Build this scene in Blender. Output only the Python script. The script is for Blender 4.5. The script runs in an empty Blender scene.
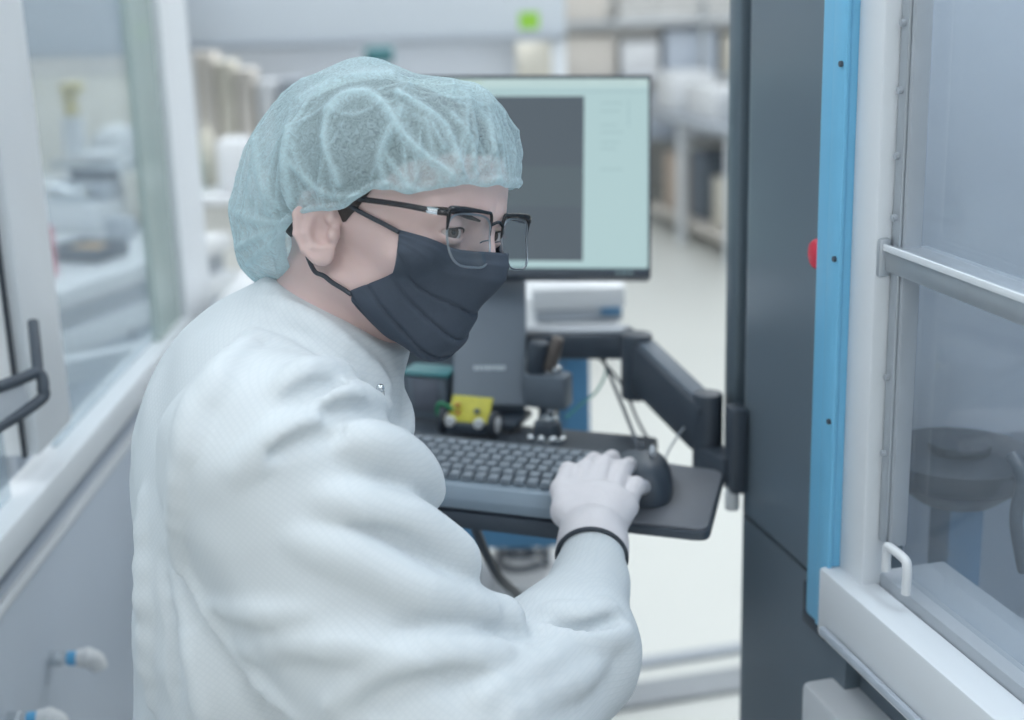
import bpy, bmesh, math, random
import numpy as np
from mathutils import Vector, Matrix
random.seed(7); rng = np.random.default_rng(7)
S = bpy.context.scene
COL = S.collection

# ------------------------------------------------------------------ camera
CH, PITCH, ROLL, FPX = 1.5, math.radians(15.8), math.radians(1.7), 1422.0
FW = np.array([0, math.cos(PITCH), -math.sin(PITCH)])
_u = np.array([0, math.sin(PITCH), math.cos(PITCH)]); _r = np.array([1.0, 0, 0])
XC = math.cos(ROLL)*_r - math.sin(ROLL)*_u
YC = math.sin(ROLL)*_r + math.cos(ROLL)*_u
CP = np.array([0, 0, CH])
cam_d = bpy.data.cameras.new('camera'); cam = bpy.data.objects.new('camera', cam_d); COL.objects.link(cam)
M = Matrix.Identity(4)
for i in range(3):
    M[i][0], M[i][1], M[i][2], M[i][3] = XC[i], YC[i], -FW[i], CP[i]
cam.matrix_world = M
cam_d.sensor_width = 36; cam_d.lens = 36*FPX/1024; cam_d.clip_start = 0.05; cam_d.clip_end = 60
cam_d.dof.use_dof = True; cam_d.dof.focus_distance = 1.13; cam_d.dof.aperture_fstop = 3.4
S.camera = cam

# ------------------------------------------------------------------ world, exposure, ceiling lamps
w = bpy.data.worlds.new('world'); S.world = w; w.use_nodes = True
w.node_tree.nodes['Background'].inputs[0].default_value = (0.75, 0.85, 0.95, 1)
w.node_tree.nodes['Background'].inputs[1].default_value = 0.3
S.view_settings.view_transform = 'Standard'; S.view_settings.look = 'None'
S.view_settings.exposure = 0.0; S.view_settings.gamma = 1.0; S.view_settings.use_curve_mapping = False
LAMP_W = 10.0
LAMP_COL = (0.93, 0.97, 1.0)
LAMPS = [(x, y) for x in (-3.0, -1.0, 1.0, 3.0) for y in (-1.0, 1.0, 3.0, 5.0, 7.0)]

# ------------------------------------------------------------------ helpers
def ray(x, y): return (x-512)/FPX*XC + (360-y)/FPX*YC + FW
def at(x, y, d): return CP + ray(x, y)*d                 # depth along the view axis
def onz(x, y, z):
    r = ray(x, y); return CP + r*(z-CH)/r[2]
def ony(x, y, Y):
    r = ray(x, y); return CP + r*Y/r[1]

def lin(c):
    c = c/255.0
    return c/12.92 if c <= 0.04045 else ((c+0.055)/1.055)**2.4
def rgb(t): return (lin(t[0]), lin(t[1]), lin(t[2]), 1)

def mat(name, col, rough=0.5, metal=0.0, noise=0.06, nscale=30, bump=0.0, bscale=200, emit=0, spec=0.5, coat=0):
    m = bpy.data.materials.new(name); m.use_nodes = True
    nt = m.node_tree; b = nt.nodes['Principled BSDF']; c = rgb(col)
    b.inputs['Roughness'].default_value = rough; b.inputs['Metallic'].default_value = metal
    b.inputs['Specular IOR Level'].default_value = spec; b.inputs['Coat Weight'].default_value = coat
    tc = nt.nodes.new('ShaderNodeTexCoord')
    n = nt.nodes.new('ShaderNodeTexNoise'); n.inputs['Scale'].default_value = nscale; n.inputs['Detail'].default_value = 4
    nt.links.new(tc.outputs['Object'], n.inputs['Vector'])
    r = nt.nodes.new('ShaderNodeMix'); r.data_type = 'RGBA'
    r.inputs[6].default_value = tuple(x*(1-noise) for x in c[:3])+(1,)
    r.inputs[7].default_value = tuple(min(1, x*(1+noise)) for x in c[:3])+(1,)
    nt.links.new(n.outputs['Fac'], r.inputs[0]); nt.links.new(r.outputs[2], b.inputs['Base Color'])
    if bump:
        n2 = nt.nodes.new('ShaderNodeTexNoise'); n2.inputs['Scale'].default_value = bscale
        nt.links.new(tc.outputs['Object'], n2.inputs['Vector'])
        bp = nt.nodes.new('ShaderNodeBump'); bp.inputs['Strength'].default_value = bump; bp.inputs['Distance'].default_value = 0.002
        nt.links.new(n2.outputs['Fac'], bp.inputs['Height']); nt.links.new(bp.outputs[0], b.inputs['Normal'])
    if emit:
        b.inputs['Emission Color'].default_value = c; b.inputs['Emission Strength'].default_value = emit
    return m

def glass_mat(name, tint, haze, hazecol, gloss=0.06, rough=0.02):
    m = bpy.data.materials.new(name); m.use_nodes = True; nt = m.node_tree
    nt.nodes.remove(nt.nodes['Principled BSDF']); out = nt.nodes['Material Output']
    t = nt.nodes.new('ShaderNodeBsdfTransparent'); t.inputs[0].default_value = rgb(tint)
    d = nt.nodes.new('ShaderNodeBsdfDiffuse'); d.inputs[0].default_value = rgb(hazecol)
    g = nt.nodes.new('ShaderNodeBsdfGlossy'); g.inputs['Roughness'].default_value = rough
    a = nt.nodes.new('ShaderNodeMixShader'); n = nt.nodes.new('ShaderNodeTexNoise'); n.inputs['Scale'].default_value = 3
    mr = nt.nodes.new('ShaderNodeMapRange'); mr.inputs[3].default_value = haze*0.8; mr.inputs[4].default_value = haze*1.2
    nt.links.new(n.outputs['Fac'], mr.inputs[0]); nt.links.new(mr.outputs[0], a.inputs[0])
    nt.links.new(t.outputs[0], a.inputs[1]); nt.links.new(d.outputs[0], a.inputs[2])
    b = nt.nodes.new('ShaderNodeMixShader'); b.inputs[0].default_value = gloss
    nt.links.new(a.outputs[0], b.inputs[1]); nt.links.new(g.outputs[0], b.inputs[2]); nt.links.new(b.outputs[0], out.inputs[0])
    return m

def link(name, me, m, parent=None, smooth=False):
    o = bpy.data.objects.new(name, me); COL.objects.link(o)
    if m is not None and not len(me.materials): me.materials.append(m)
    if parent is not None:
        o.parent = parent
        w0 = parent.get('_w'); o.matrix_parent_inverse = Matrix.Translation(-Vector(w0)) if w0 is not None else Matrix.Identity(4)
    if smooth:
        me.polygons.foreach_set('use_smooth', [True]*len(me.polygons))
    return o

class MB:
    """collects simple solids (world coordinates) into one mesh object"""
    def __init__(s): s.bm = bmesh.new()
    def box(s, c, size, ax=None, bev=0.0, seg=2):
        """ax: 3 axes (rows) for local x,y,z"""
        t = bmesh.new(); bmesh.ops.create_cube(t, size=1)
        for v in t.verts: v.co = Vector((v.co.x*size[0], v.co.y*size[1], v.co.z*size[2]))
        if bev: bmesh.ops.bevel(t, geom=t.edges[:], offset=min(bev, min(size)*0.49), segments=seg, affect='EDGES', profile=0.5)
        A = np.eye(3) if ax is None else np.array(ax, float)
        for v in t.verts: v.co = Vector(np.array(c)+np.array(v.co)@A)
        s.add(t); return s
    def bb(s, a, b, bev=0.0):
        a = np.array(a, float); b = np.array(b, float)
        lo = np.minimum(a, b); hi = np.maximum(a, b)
        return s.box((lo+hi)/2, hi-lo, None, bev)
    def add(s, t):
        me = bpy.data.meshes.new('tmp'); t.to_mesh(me); t.free(); s.bm.from_mesh(me); bpy.data.meshes.remove(me)
    def beam(s, a, b, wd, th, up=(0, 0, 1), bev=0.002, ext=0):
        a = np.array(a, float); b = np.array(b, float); d = b-a; L = np.linalg.norm(d); d /= L
        y = np.cross(up, d); y /= np.linalg.norm(y); z = np.cross(d, y)
        return s.box((a+b)/2, (L+ext, wd, th), (d, y, z), bev)
    def cyl(s, a, b, r, r2=None, n=24, bev=0.0):
        a = Vector(a); b = Vector(b); d = b-a; t = bmesh.new()
        bmesh.ops.create_cone(t, cap_ends=True, cap_tris=False, segments=n, radius1=r, radius2=r if r2 is None else r2, depth=d.length)
        if bev:
            es = [e for e in t.edges if len(e.link_faces) == 2 and any(len(f.verts) > 4 for f in e.link_faces)]
            bmesh.ops.bevel(t, geom=es, offset=bev, segments=2, affect='EDGES', profile=0.5)
        q = d.to_track_quat('Z', 'Y').to_matrix().to_4x4(); q.translation = (a+b)/2
        bmesh.ops.transform(t, matrix=q, verts=t.verts); s.add(t); return s
    def sph(s, c, r, sc=(1, 1, 1), n=20):
        t = bmesh.new(); bmesh.ops.create_uvsphere(t, u_segments=n, v_segments=n//2, radius=r)
        for v in t.verts: v.co = Vector((v.co.x*sc[0]+c[0], v.co.y*sc[1]+c[1], v.co.z*sc[2]+c[2]))
        s.add(t); return s
    def tube(s, pts, r, n=10, closed=False, smooth=6):
        P = np.array(pts, float)
        if smooth and len(P) > 2: P = spline(P, smooth, closed)
        K = len(P); t = bmesh.new(); rings = []
        rr = r if np.ndim(r) else [r]*K
        if np.ndim(r) and len(r) != K: rr = np.interp(np.linspace(0, 1, K), np.linspace(0, 1, len(r)), r)
        prev = None
        for i in range(K):
            tg = (P[(i+1) % K]-P[i-1]) if closed else (P[min(i+1, K-1)]-P[max(i-1, 0)])
            tg = tg/np.linalg.norm(tg)
            if prev is None:
                h = np.array([0, 0, 1.0]) if abs(tg[2]) < 0.9 else np.array([1.0, 0, 0])
                x = np.cross(h, tg)
            else: x = prev - tg*np.dot(prev, tg)
            x /= np.linalg.norm(x); prev = x; y = np.cross(tg, x)
            rings.append([t.verts.new(P[i]+rr[i]*(x*math.cos(k*2*math.pi/n)+y*math.sin(k*2*math.pi/n))) for k in range(n)])
        for i in range(K if closed else K-1):
            a, b = rings[i], rings[(i+1) % K]
            for k in range(n): t.faces.new((a[k], a[(k+1) % n], b[(k+1) % n], b[k]))
        if not closed:
            t.faces.new(rings[0][::-1]); t.faces.new(rings[-1])
        s.add(t); return s
    def prism(s, poly, o, ax, h, bev=0.0):
        """poly 2-D in plane ax[0],ax[1] at o, extruded h along ax[2]"""
        t = bmesh.new(); ax = np.array(ax, float); o = np.array(o, float)
        vs = [t.verts.new(o+p[0]*ax[0]+p[1]*ax[1]) for p in poly]
        f = t.faces.new(vs); r = bmesh.ops.extrude_face_region(t, geom=[f])
        bmesh.ops.translate(t, verts=[v for v in r['geom'] if isinstance(v, bmesh.types.BMVert)], vec=Vector(ax[2]*h))
        bmesh.ops.recalc_face_normals(t, faces=t.faces)
        if bev: bmesh.ops.bevel(t, geom=t.edges[:], offset=bev, segments=2, affect='EDGES', profile=0.5)
        s.add(t); return s
    def obj(s, name, m, parent=None, smooth=None):
        me = bpy.data.meshes.new(name); bmesh.ops.recalc_face_normals(s.bm, faces=s.bm.faces[:]); s.bm.to_mesh(me); s.bm.free()
        o = link(name, me, m, parent)
        me.polygons.foreach_set('use_smooth', [True]*len(me.polygons))
        try: me.set_sharp_from_angle(angle=math.radians(smooth or 38))
        except Exception: pass
        return o

def spline(P, k, closed=False):
    P = np.array(P, float); n = len(P); out = []
    for i in range(n if closed else n-1):
        p1, p2 = P[i], P[(i+1) % n]
        p0 = P[i-1] if (closed or i > 0) else 2*p1-p2
        p3 = P[(i+2) % n] if (closed or i < n-2) else 2*p2-p1
        for j in range(k):
            t = j/k
            out.append(0.5*((2*p1)+(-p0+p2)*t+(2*p0-5*p1+4*p2-p3)*t*t+(-p0+3*p1-3*p2+p3)*t**3))
    if not closed: out.append(P[-1])
    return np.array(out)

def thing(name, loc, label, cat, group=None, kind=None):
    o = bpy.data.objects.new(name, None); COL.objects.link(o); o.location = Vector(loc); o['_w'] = [float(v) for v in loc]
    o.empty_display_size = 0.05
    o['label'] = label; o['category'] = cat
    if group: o['group'] = group
    if kind: o['kind'] = kind
    return o
def tag(o, label, cat, group=None, kind=None):
    o['label'] = label; o['category'] = cat; o['_w'] = [0.0, 0.0, 0.0]
    if group: o['group'] = group
    if kind: o['kind'] = kind
    return o
def struct(o):
    o['kind'] = 'structure'; o['_w'] = [0.0, 0.0, 0.0]; return o

# ------------------------------------------------------------------ materials
m_floor = mat('floor_vinyl', (212, 214, 210), 0.35, noise=0.03, nscale=2)
m_wall = mat('wall_paint', (205, 205, 203), 0.8, noise=0.03, nscale=3)
m_ceil = mat('ceiling_panel', (225, 228, 230), 0.8, noise=0.02)
m_white = mat('white_powder_coat', (220, 225, 230), 0.4, noise=0.03, nscale=8)
m_white2 = mat('white_plastic', (220, 223, 226), 0.35, noise=0.03)
m_pgrey = mat('pale_grey_panel', (186, 196, 208), 0.45, noise=0.04, nscale=4)
m_alu = mat('brushed_aluminium', (190, 196, 202), 0.38, 0.75, noise=0.06, nscale=60)
m_dark = mat('dark_grey_sheet_metal', (112, 126, 137), 0.33, 0.25, noise=0.05, nscale=5)
m_dark2 = mat('slate_plastic', (104, 115, 127), 0.5, noise=0.05)
m_black = mat('black_plastic', (66, 75, 86), 0.42, noise=0.1)
m_rub = mat('black_rubber', (56, 63, 72), 0.65, noise=0.1)
m_blue = mat('light_blue_edge', (118, 190, 228), 0.4, noise=0.03)
m_steelblue = mat('blue_painted_steel', (76, 128, 166), 0.45, noise=0.06)
m_red = mat('red_plastic', (214, 56, 78), 0.35)
m_pink = mat('pink_card', (228, 130, 140), 0.6)
m_yel = mat('yellow_paint', (214, 196, 110), 0.5)
m_green = mat('green_sticker', (150, 205, 70), 0.6)
m_teal = mat('teal_plastic', (92, 160, 160), 0.5)
m_beige = mat('beige_cabinet_paint', (210, 206, 194), 0.6)
m_taupe = mat('taupe_boxboard', (208, 203, 196), 0.75)
m_brown = mat('brown_cardboard', (194, 178, 164), 0.8)
m_gold = mat('orange_brass', (226, 178, 110), 0.3, 0.6)
m_pcb = mat('yellow_circuit_board', (196, 190, 70), 0.5, noise=0.2, nscale=150)
m_chrome = mat('bright_steel', (215, 220, 224), 0.18, 0.9)
m_key = mat('charcoal_keys', (128, 138, 148), 0.5)
m_kbd = mat('keyboard_case', (78, 88, 98), 0.5)
m_kedge = mat('blue_grey_wrist_edge', (138, 154, 168), 0.45)
m_grey = mat('mid_grey_paint', (165, 172, 180), 0.5)
m_wrap = mat('shiny_wrap', (222, 222, 220), 0.15, noise=0.15, nscale=14, bump=0.5, bscale=30)
m_glassL = glass_mat('enclosure_glass', (236, 241, 243), 0.20, (205, 215, 225), 0.04)
m_glassR = glass_mat('door_glass', (234, 238, 241), 0.12, (196, 205, 214), 0.06)

# ------------------------------------------------------------------ room shell
RX0, RX1, RY0, RY1, RZ = -5.0, 4.2, -2.2, 9.2, 2.9
struct(MB().bb((RX0, RY0, -0.1), (RX1, RY1, 0)).obj('floor', m_floor))
struct(MB().bb((RX0, RY0, RZ), (RX1, RY1, RZ+0.1)).obj('ceiling', m_ceil))
struct(MB().bb((RX0, RY1, 0), (RX1, RY1+0.1, RZ)).obj('wall_back', m_wall))
struct(MB().bb((RX0-0.1, RY0, 0), (RX0, RY1, RZ)).obj('wall_left', m_wall))
struct(MB().bb((RX1, RY0, 0), (RX1+0.1, RY1, RZ)).obj('wall_right', m_wall))
struct(MB().bb((RX0, RY0-0.1, 0), (RX1, RY0, RZ)).obj('wall_front', m_wall))
m_lampface = mat('lamp_diffuser', (235, 240, 245), 0.5, emit=2.0)
for i, (x, y) in enumerate(LAMPS):
    t = thing('ceiling_light', (x, y, RZ-0.02), 'flush square white ceiling light panel above the cleanroom', 'ceiling light', 'flush ceiling light panels')
    MB().bb((x-0.62, y-0.62, RZ-0.03), (x+0.62, y+0.62, RZ-0.002)).obj('frame', m_white2, t)
    MB().bb((x-0.58, y-0.58, RZ-0.036), (x+0.58, y+0.58, RZ-0.031)).obj('diffuser', m_lampface, t)
    ld = bpy.data.lights.new('panel_lamp', 'AREA'); ld.shape = 'SQUARE'; ld.size = 1.15; ld.energy = LAMP_W; ld.color = LAMP_COL
    lo = bpy.data.objects.new('panel_lamp', ld); COL.objects.link(lo); lo.location = (x, y, RZ-0.045)

# ------------------------------------------------------------------ right machine (plane frame: s towards the viewer, n into the machine)
PD = np.array([-0.242, 0.970, 0]); PD /= np.linalg.norm(PD)
SD = -PD; ND = np.array([PD[1], -PD[0], 0]); ZD = np.array([0, 0, 1.0])
PO = np.array([0.245, 1.501, 0.0])
AX = (SD, ND, ZD)
def mp(s, n, z): return PO + SD*s + ND*n + ZD*z
def mbox(mb, s0, s1, n0, n1, z0, z1, bev=0.0):
    return mb.box(mp((s0+s1)/2, (n0+n1)/2, (z0+z1)/2), (abs(s1-s0), abs(n1-n0), abs(z1-z0)), AX, bev)
mach = thing('process_machine', mp(0.3, 0.3, 0), 'tall dark grey cleanroom machine with blue edge strip and white framed glass door', 'machine')
# dark side column with a rounded far corner
poly = []
for k in range(9):
    a = math.pi/2*k/8; poly.append((0.035-0.035*math.cos(a), 0.035-0.035*math.sin(a)))
poly += [(0.276, 0.0), (0.276, 0.055), (0.0, 0.055)]
MB().prism(poly, mp(0, 0, 0.90), AX, 1.15).obj('upper_panel', m_dark, mach)
MB().prism(poly, mp(0, 0.0, 0.0), AX, 0.895).obj('lower_panel', m_dark, mach)
# thin flange standing off the far corner
mbox(MB(), -0.038, -0.004, 0.002, 0.04, 0.905, 2.05, 0.006).obj('corner_flange', mat('flange_grey', (104, 118, 128), 0.35, 0.2), mach)
mb = MB(); mbox(mb, 0.226, 0.278, -0.020, 0.02, 0.872, 2.05, 0.004)
strip = mb.obj('blue_strip', m_blue, mach)
mb = MB(); mbox(mb, 0.256, 0.280, -0.024, -0.0195, 0.875, 2.05, 0.0015); mb.obj('strip_ridge', m_blue, strip)
for z in (1.405, 1.236, 1.085, 0.935, 1.57):
    mb = MB(); mb.cyl(mp(0.274, -0.0265, z), mp(0.274, -0.018, z), 0.0026, n=12); mb.obj('screw', m_black, strip)
mb = MB(); mbox(mb, 0.212, 0.262, -0.016, 0.0, 0.856, 0.871, 0.002); mbox(mb, 0.212, 0.224, -0.016, 0, 0.87, 0.90, 0.002); mb.obj('hinge_block', m_black, mach)
# emergency button
mb = MB(); mb.cyl(mp(0.219, 0.002, 1.229), mp(0.219, -0.010, 1.229), 0.010, n=24); bt = mb.obj('button_collar', m_red, mach)
mb = MB(); mb.cyl(mp(0.219, -0.010, 1.229), mp(0.219, -0.019, 1.229), 0.0150, 0.0135, n=28, bev=0.004); mb.obj('button_cap', m_red, mach)
# white door post
mb = MB(); mbox(mb, 0.276, 0.322, -0.012, 0.018, 0.872, 2.05, 0.004); post = mb.obj('door_post', m_white, mach)
mb = MB(); mbox(mb, 0.3225, 0.336, 0.002, 0.018, 0.985, 2.05, 0.002); ip = mb.obj('inner_profile', m_alu, mach)
mb = MB(); mbox(mb, 0.3365, 0.343, 0.004, 0.02, 0.985, 2.05, 0.002); mb.obj('glazing_bead', m_grey, mach)
for z in (1.44, 1.386, 1.332, 1.28, 1.14, 1.07, 1.50, 1.56):
    mb = MB(); mb.cyl(mp(0.329, -0.0015, z), mp(0.329, 0.004, z), 0.0030, n=10); mb.obj('screw', m_grey, ip)
# cross bar, latch, sill, outer rail
mb = MB(); mbox(mb, 0.316, 0.95, -0.004, 0.03, 1.233, 1.256, 0.003); mb.obj('cross_bar', m_alu, mach)
mb = MB(); mbox(mb, 0.316, 0.95, -0.007, -0.004, 1.2515, 1.2575, 0.001); mb.obj('bar_lip', m_white, mach)
mb = MB(); mb.box(mp(0.318, -0.004, 1.245), (0.016, 0.012, 0.034), AX, 0.003); mb.obj('bar_bracket', m_alu, mach)
mb = MB(); mbox(mb, 0.272, 1.2, -0.030, 0.006, 0.872, 0.942, 0.004); mb.obj('outer_rail', m_white, mach)
mb = MB(); mbox(mb, 0.29, 1.2, -0.036, -0.031, 0.882, 0.889, 0.001); mb.obj('rail_groove', m_pgrey, mach)
mb = MB(); mbox(mb, 0.315, 1.2, 0.0065, 0.075, 0.895, 0.952, 0.003); mb.obj('glass_channel', m_grey, mach)
mb = MB(); mb.tube([mp(0.340, 0.002, 0.962), mp(0.340, 0.002, 0.982), mp(0.347, 0.0, 0.988), mp(0.372, 0.0, 0.988), mp(0.379, 0.0, 0.982), mp(0.379, 0.0, 0.957)], 0.0042, smooth=5); mb.obj('latch_hook', m_white2, mach)
mb = MB(); mbox(mb, 0.3385, 1.2, 0.0205, 0.0265, 0.94, 2.05); gl = mb.obj('glass_pane', m_glassR, mach)
mb = MB(); mbox(mb, 0.245, 1.2, -0.032, 0.06, 0.60, 0.81, 0.008); mb.obj('lower_box', m_white, mach)
mb = MB(); mbox(mb, 0.278, 1.2, 0.015, 0.10, 0.0, 0.868, 0.0); mb.obj('base_panel', m_dark, mach)
# interior shell, and solid pieces made up to stand for reflections in the glass
m_int = mat('interior_grey', (176, 186, 198), 0.6); m_int2 = mat('reflection_pale', (196, 203, 212), 0.55)
def onn(px, py, n):
    r = ray(px, py); P0 = mp(0, n, 0); return CP + r*(np.dot(P0-CP, ND)/np.dot(r, ND))
mb = MB(); mbox(mb, 0.0, 1.2, 0.55, 0.57, 0.0, 2.05); mb.obj('interior_back', m_int, mach)
mb = MB(); mbox(mb, 0.02, 1.2, 0.102, 0.55, 0.70, 0.72); mb.obj('interior_floor', m_int, mach)
mb = MB(); mbox(mb, 0.0, 0.018, 0.057, 0.549, 0.0, 2.05); mb.obj('far_side', m_int, mach)
r_ = ray(955, 440); P0 = mp(0.15, 0, 0); pb_ = CP + r_*(np.dot(P0-CP, SD)/np.dot(r_, SD))
mb = MB(); mbox(mb, 0.138, 0.150, 0.062, 0.545, pb_[2], 2.05, 0.003); mb.obj('reflection_panel', m_int2, mach)  # pale sheet added in place of a bright reflection
DN = 0.135; c = onn(958, 470, DN)  # disc, post, tube and fitting below are added in place of mirrored shapes
mb = MB(); mb.cyl(c-ZD*0.006, c+ZD*0.020, 0.072, 0.078, n=48, bev=0.006); mb.cyl(c-ZD*0.028, c-ZD*0.006, 0.04, 0.068, n=40); mb.cyl(c+ZD*0.020, c+ZD*0.030, 0.03, n=32, bev=0.003); mb.obj('reflection_disc', mat('reflection_black', (30, 38, 48), 0.4), mach)
c2_ = onn(955, 540, DN)
mb = MB(); mb.box((c2_[0], c2_[1], (c[2]-0.028+0.72)/2), (0.038, 0.038, c[2]-0.028-0.72), AX, 0.003); mb.obj('reflection_post', m_steelblue, mach)
h_ = [onn(1012, 455, DN-0.03), onn(1022, 480, DN-0.03), onn(1016, 520, DN-0.02), onn(1024, 570, DN)]
mb = MB(); mb.tube(h_, 0.006); mb.obj('reflection_tube', m_black, mach)
f_ = onn(985, 620, 0.20); f_ = np.array([f_[0], f_[1], 0.721])
mb = MB(); mb.cyl(f_, f_+ZD*0.05, 0.055, 0.045, n=32, bev=0.006); mb.sph(f_+ZD*0.06+SD*0.01, 0.02); mb.sph(f_+ZD*0.055-SD*0.025, 0.016); mb.obj('reflection_fitting', m_chrome, mach)
ld = bpy.data.lights.new('interior_fill_light', 'AREA'); ld.shape = 'RECTANGLE'; ld.size = 0.5; ld.size_y = 0.06; ld.energy = 4.5; ld.color = LAMP_COL  # fill light added to brighten the view through the door glass
lo = bpy.data.objects.new('interior_fill_light', ld); COL.objects.link(lo); lo.location = mp(0.5, 0.25, 1.98); lo.rotation_euler = (0, 0, math.atan2(SD[1], SD[0])); lo.parent = mach; lo.matrix_parent_inverse = Matrix.Translation(-Vector(mach['_w']))
# ------------------------------------------------------------------ left glazed enclosure
EX = -0.55
enc = thing('glazed_enclosure', (EX, 1.8, 0), 'white framed glass enclosure with pale lower panel along the left side', 'enclosure')
def ebox(y0, y1, z0, z1, x0=EX-0.03, x1=EX+0.0, bev=0.003): return MB().bb((x0, y0, z0), (x1, y1, z1), bev)
ebox(1.56, 1.69, 0.96, 2.1, EX-0.05, EX).obj('near_post', m_white, enc)
ebox(1.548, 1.557, 0.96, 2.1, EX-0.018, EX-0.012).obj('post_gasket', m_rub, enc)
ebox(2.36, 2.56, 0.0, 2.1, EX-0.06, EX).obj('far_post', m_white, enc)
ebox(0.7, 2.36, 0.885, 0.925, EX-0.045, EX+0.006).obj('top_rail', m_white, enc)
ebox(0.7, 2.36, 0.853, 0.884, EX-0.045, EX-0.022).obj('shadow_gap', m_grey, enc)
ebox(0.7, 2.36, 0.02, 0.852, EX-0.045, EX-0.008).obj('lower_panel', m_pgrey, enc)
ebox(0.7, 2.36, 0.842, 0.853, EX-0.0075, EX+0.001, 0.001).obj('panel_lip', m_white, enc)
ebox(1.69, 2.36, 0.926, 2.1, EX-0.030, EX-0.024, 0).obj('glass_pane', m_glassL, enc)
m_gedge = glass_mat('green_glass_edge', (225, 234, 231), 0.45, (206, 217, 216), 0.08)
ebox(2.20, 2.355, 0.926, 2.1, EX-0.022, EX-0.012, 0).obj('door_glass_edge', m_gedge, enc)
ebox(0.7, 1.52, 0.926, 2.1, EX-0.030, EX-0.024, 0).obj('glass_pane', m_glassL, enc)
# cross beam at the far end
mb = MB(); mb.beam(ony(188, 346, 2.42), ony(20, 380, 2.24), 0.04, 0.042); mb.obj('cross_beam', m_white, enc)
for (px, py) in ((50, 659), (8, 720)):
    r = ray(px, py); P = CP + r*((EX-0.008)/r[0])
    mb = MB(); mb.cyl(P+(0.0, 0, 0), P+(0.012, 0, 0), 0.010, n=6); mb.cyl(P+(0.010, 0, 0), P+(0.022, 0, 0), 0.0075); f = mb.obj('hose_fitting', m_chrome, enc)
    mb = MB(); mb.cyl(P+(0.021, 0.0, 0), P+(0.034, 0.0, 0), 0.0085, n=20, bev=0.001); mb.obj('ring', mat('blue_ring', (96, 176, 224), 0.4), f)
    mb = MB(); mb.tube([P+(0.033, 0, 0), P+(0.046, 0, 0.0), P+(0.054, 0.0, -0.003), P+(0.057, 0, -0.014)], 0.0105, n=16, smooth=5); mb.cyl(P+(0.040, 0, 0), P+(0.050, 0, 0), 0.0125, n=18, bev=0.002); mb.obj('elbow', m_white2, f)
# black framed control screen at the far left edge, seen edge-on
n2 = lambda v: v/np.linalg.norm(v)
scr = thing('control_screen', (-0.53, 1.45, 0.98), 'black framed tilted control screen at the left edge above the white rail', 'screen')
q1, q2, q3, q4, q5, q6 = at(-60, 408, 1.42), at(18, 380, 1.50), at(38, 373, 1.52), at(43, 388, 1.52), at(34, 405, 1.51), at(-60, 462, 1.42)
mb = MB(); mb.tube([q1, q2, q3, q4, q5, q6], 0.0065, smooth=6); mb.obj('frame', m_black, scr)
ce = (q1+q2+q5+q6)/4; vx2 = n2(q2-q1); vy2 = n2(q5-q2-vx2*np.dot(q5-q2, vx2)); vn2 = np.cross(vx2, vy2)
MB().box(ce+vx2*0.01, (np.linalg.norm(q2-q1)*0.92, abs(np.dot(q5-q2, vy2))*1.15, 0.006), (vx2, vy2, vn2), 0.001).obj('display', m_grey, scr)
mb = MB(); mb.tube([q3, at(36, 350, 1.53), at(33, 322, 1.55)], 0.006, smooth=5); mb.obj('bracket', m_black, scr)

# ------------------------------------------------------------------ keyboard arm, tray
TZ = 0.968
arm = thing('workstation_arm', mp(0.02, 0.0, TZ), 'black articulated arm holding keyboard tray and mouse shelf, bolted to dark column', 'support arm')
kx = np.array([0.935, -0.355, 0]); kx /= np.linalg.norm(kx); ky = np.array([-kx[1], kx[0], 0])
KO = np.array([-0.077, 1.357, TZ])     # a point on the keyboard's front edge
KAX = (kx, ky, ZD)
def kp(x, y, z): return KO + kx*x + ky*y + ZD*z
MB().box(kp(-0.01, 0.125, -0.012), (0.34, 0.28, 0.020), KAX, 0.006).obj('tray', m_black, arm)
mb = MB()   # mouse shelf with rounded corner
c1, c2, c3, c4 = onz(725, 470, TZ), onz(709, 531, TZ), onz(600, 519, TZ), onz(640, 458, TZ)
def rounded(ps, r=0.016):
    out = []; n = len(ps)
    for i in range(n):
        p, a, b = ps[i], ps[i-1], ps[(i+1) % n]
        da = (a-p)/np.linalg.norm(a-p); db = (b-p)/np.linalg.norm(b-p)
        for k in range(6):
            t = k/5; out.append((1-t)**2*(p+da*r)+2*t*(1-t)*p+t*t*(p+db*r))
    return out
pl = rounded([c1, c2, c3, c4])
mb.prism([(p[0], p[1]) for p in pl], (0, 0, TZ-0.012), np.eye(3), 0.009, 0.001); mb.obj('mouse_shelf', m_black, arm)
pl2 = rounded([c1*0.97+(c2+c3+c4)*0.01, c2*0.97+(c1+c3+c4)*0.01, c3*0.97+(c1+c2+c4)*0.01, c4*0.97+(c1+c2+c3)*0.01], 0.014)
mb = MB(); mb.prism([(p[0], p[1]) for p in pl2], (0, 0, TZ-0.003), np.eye(3), 0.003, 0.0005); mb.obj('mouse_pad', mat('dark_mouse_mat', (112, 116, 124), 0.6, noise=0.08), arm)
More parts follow.
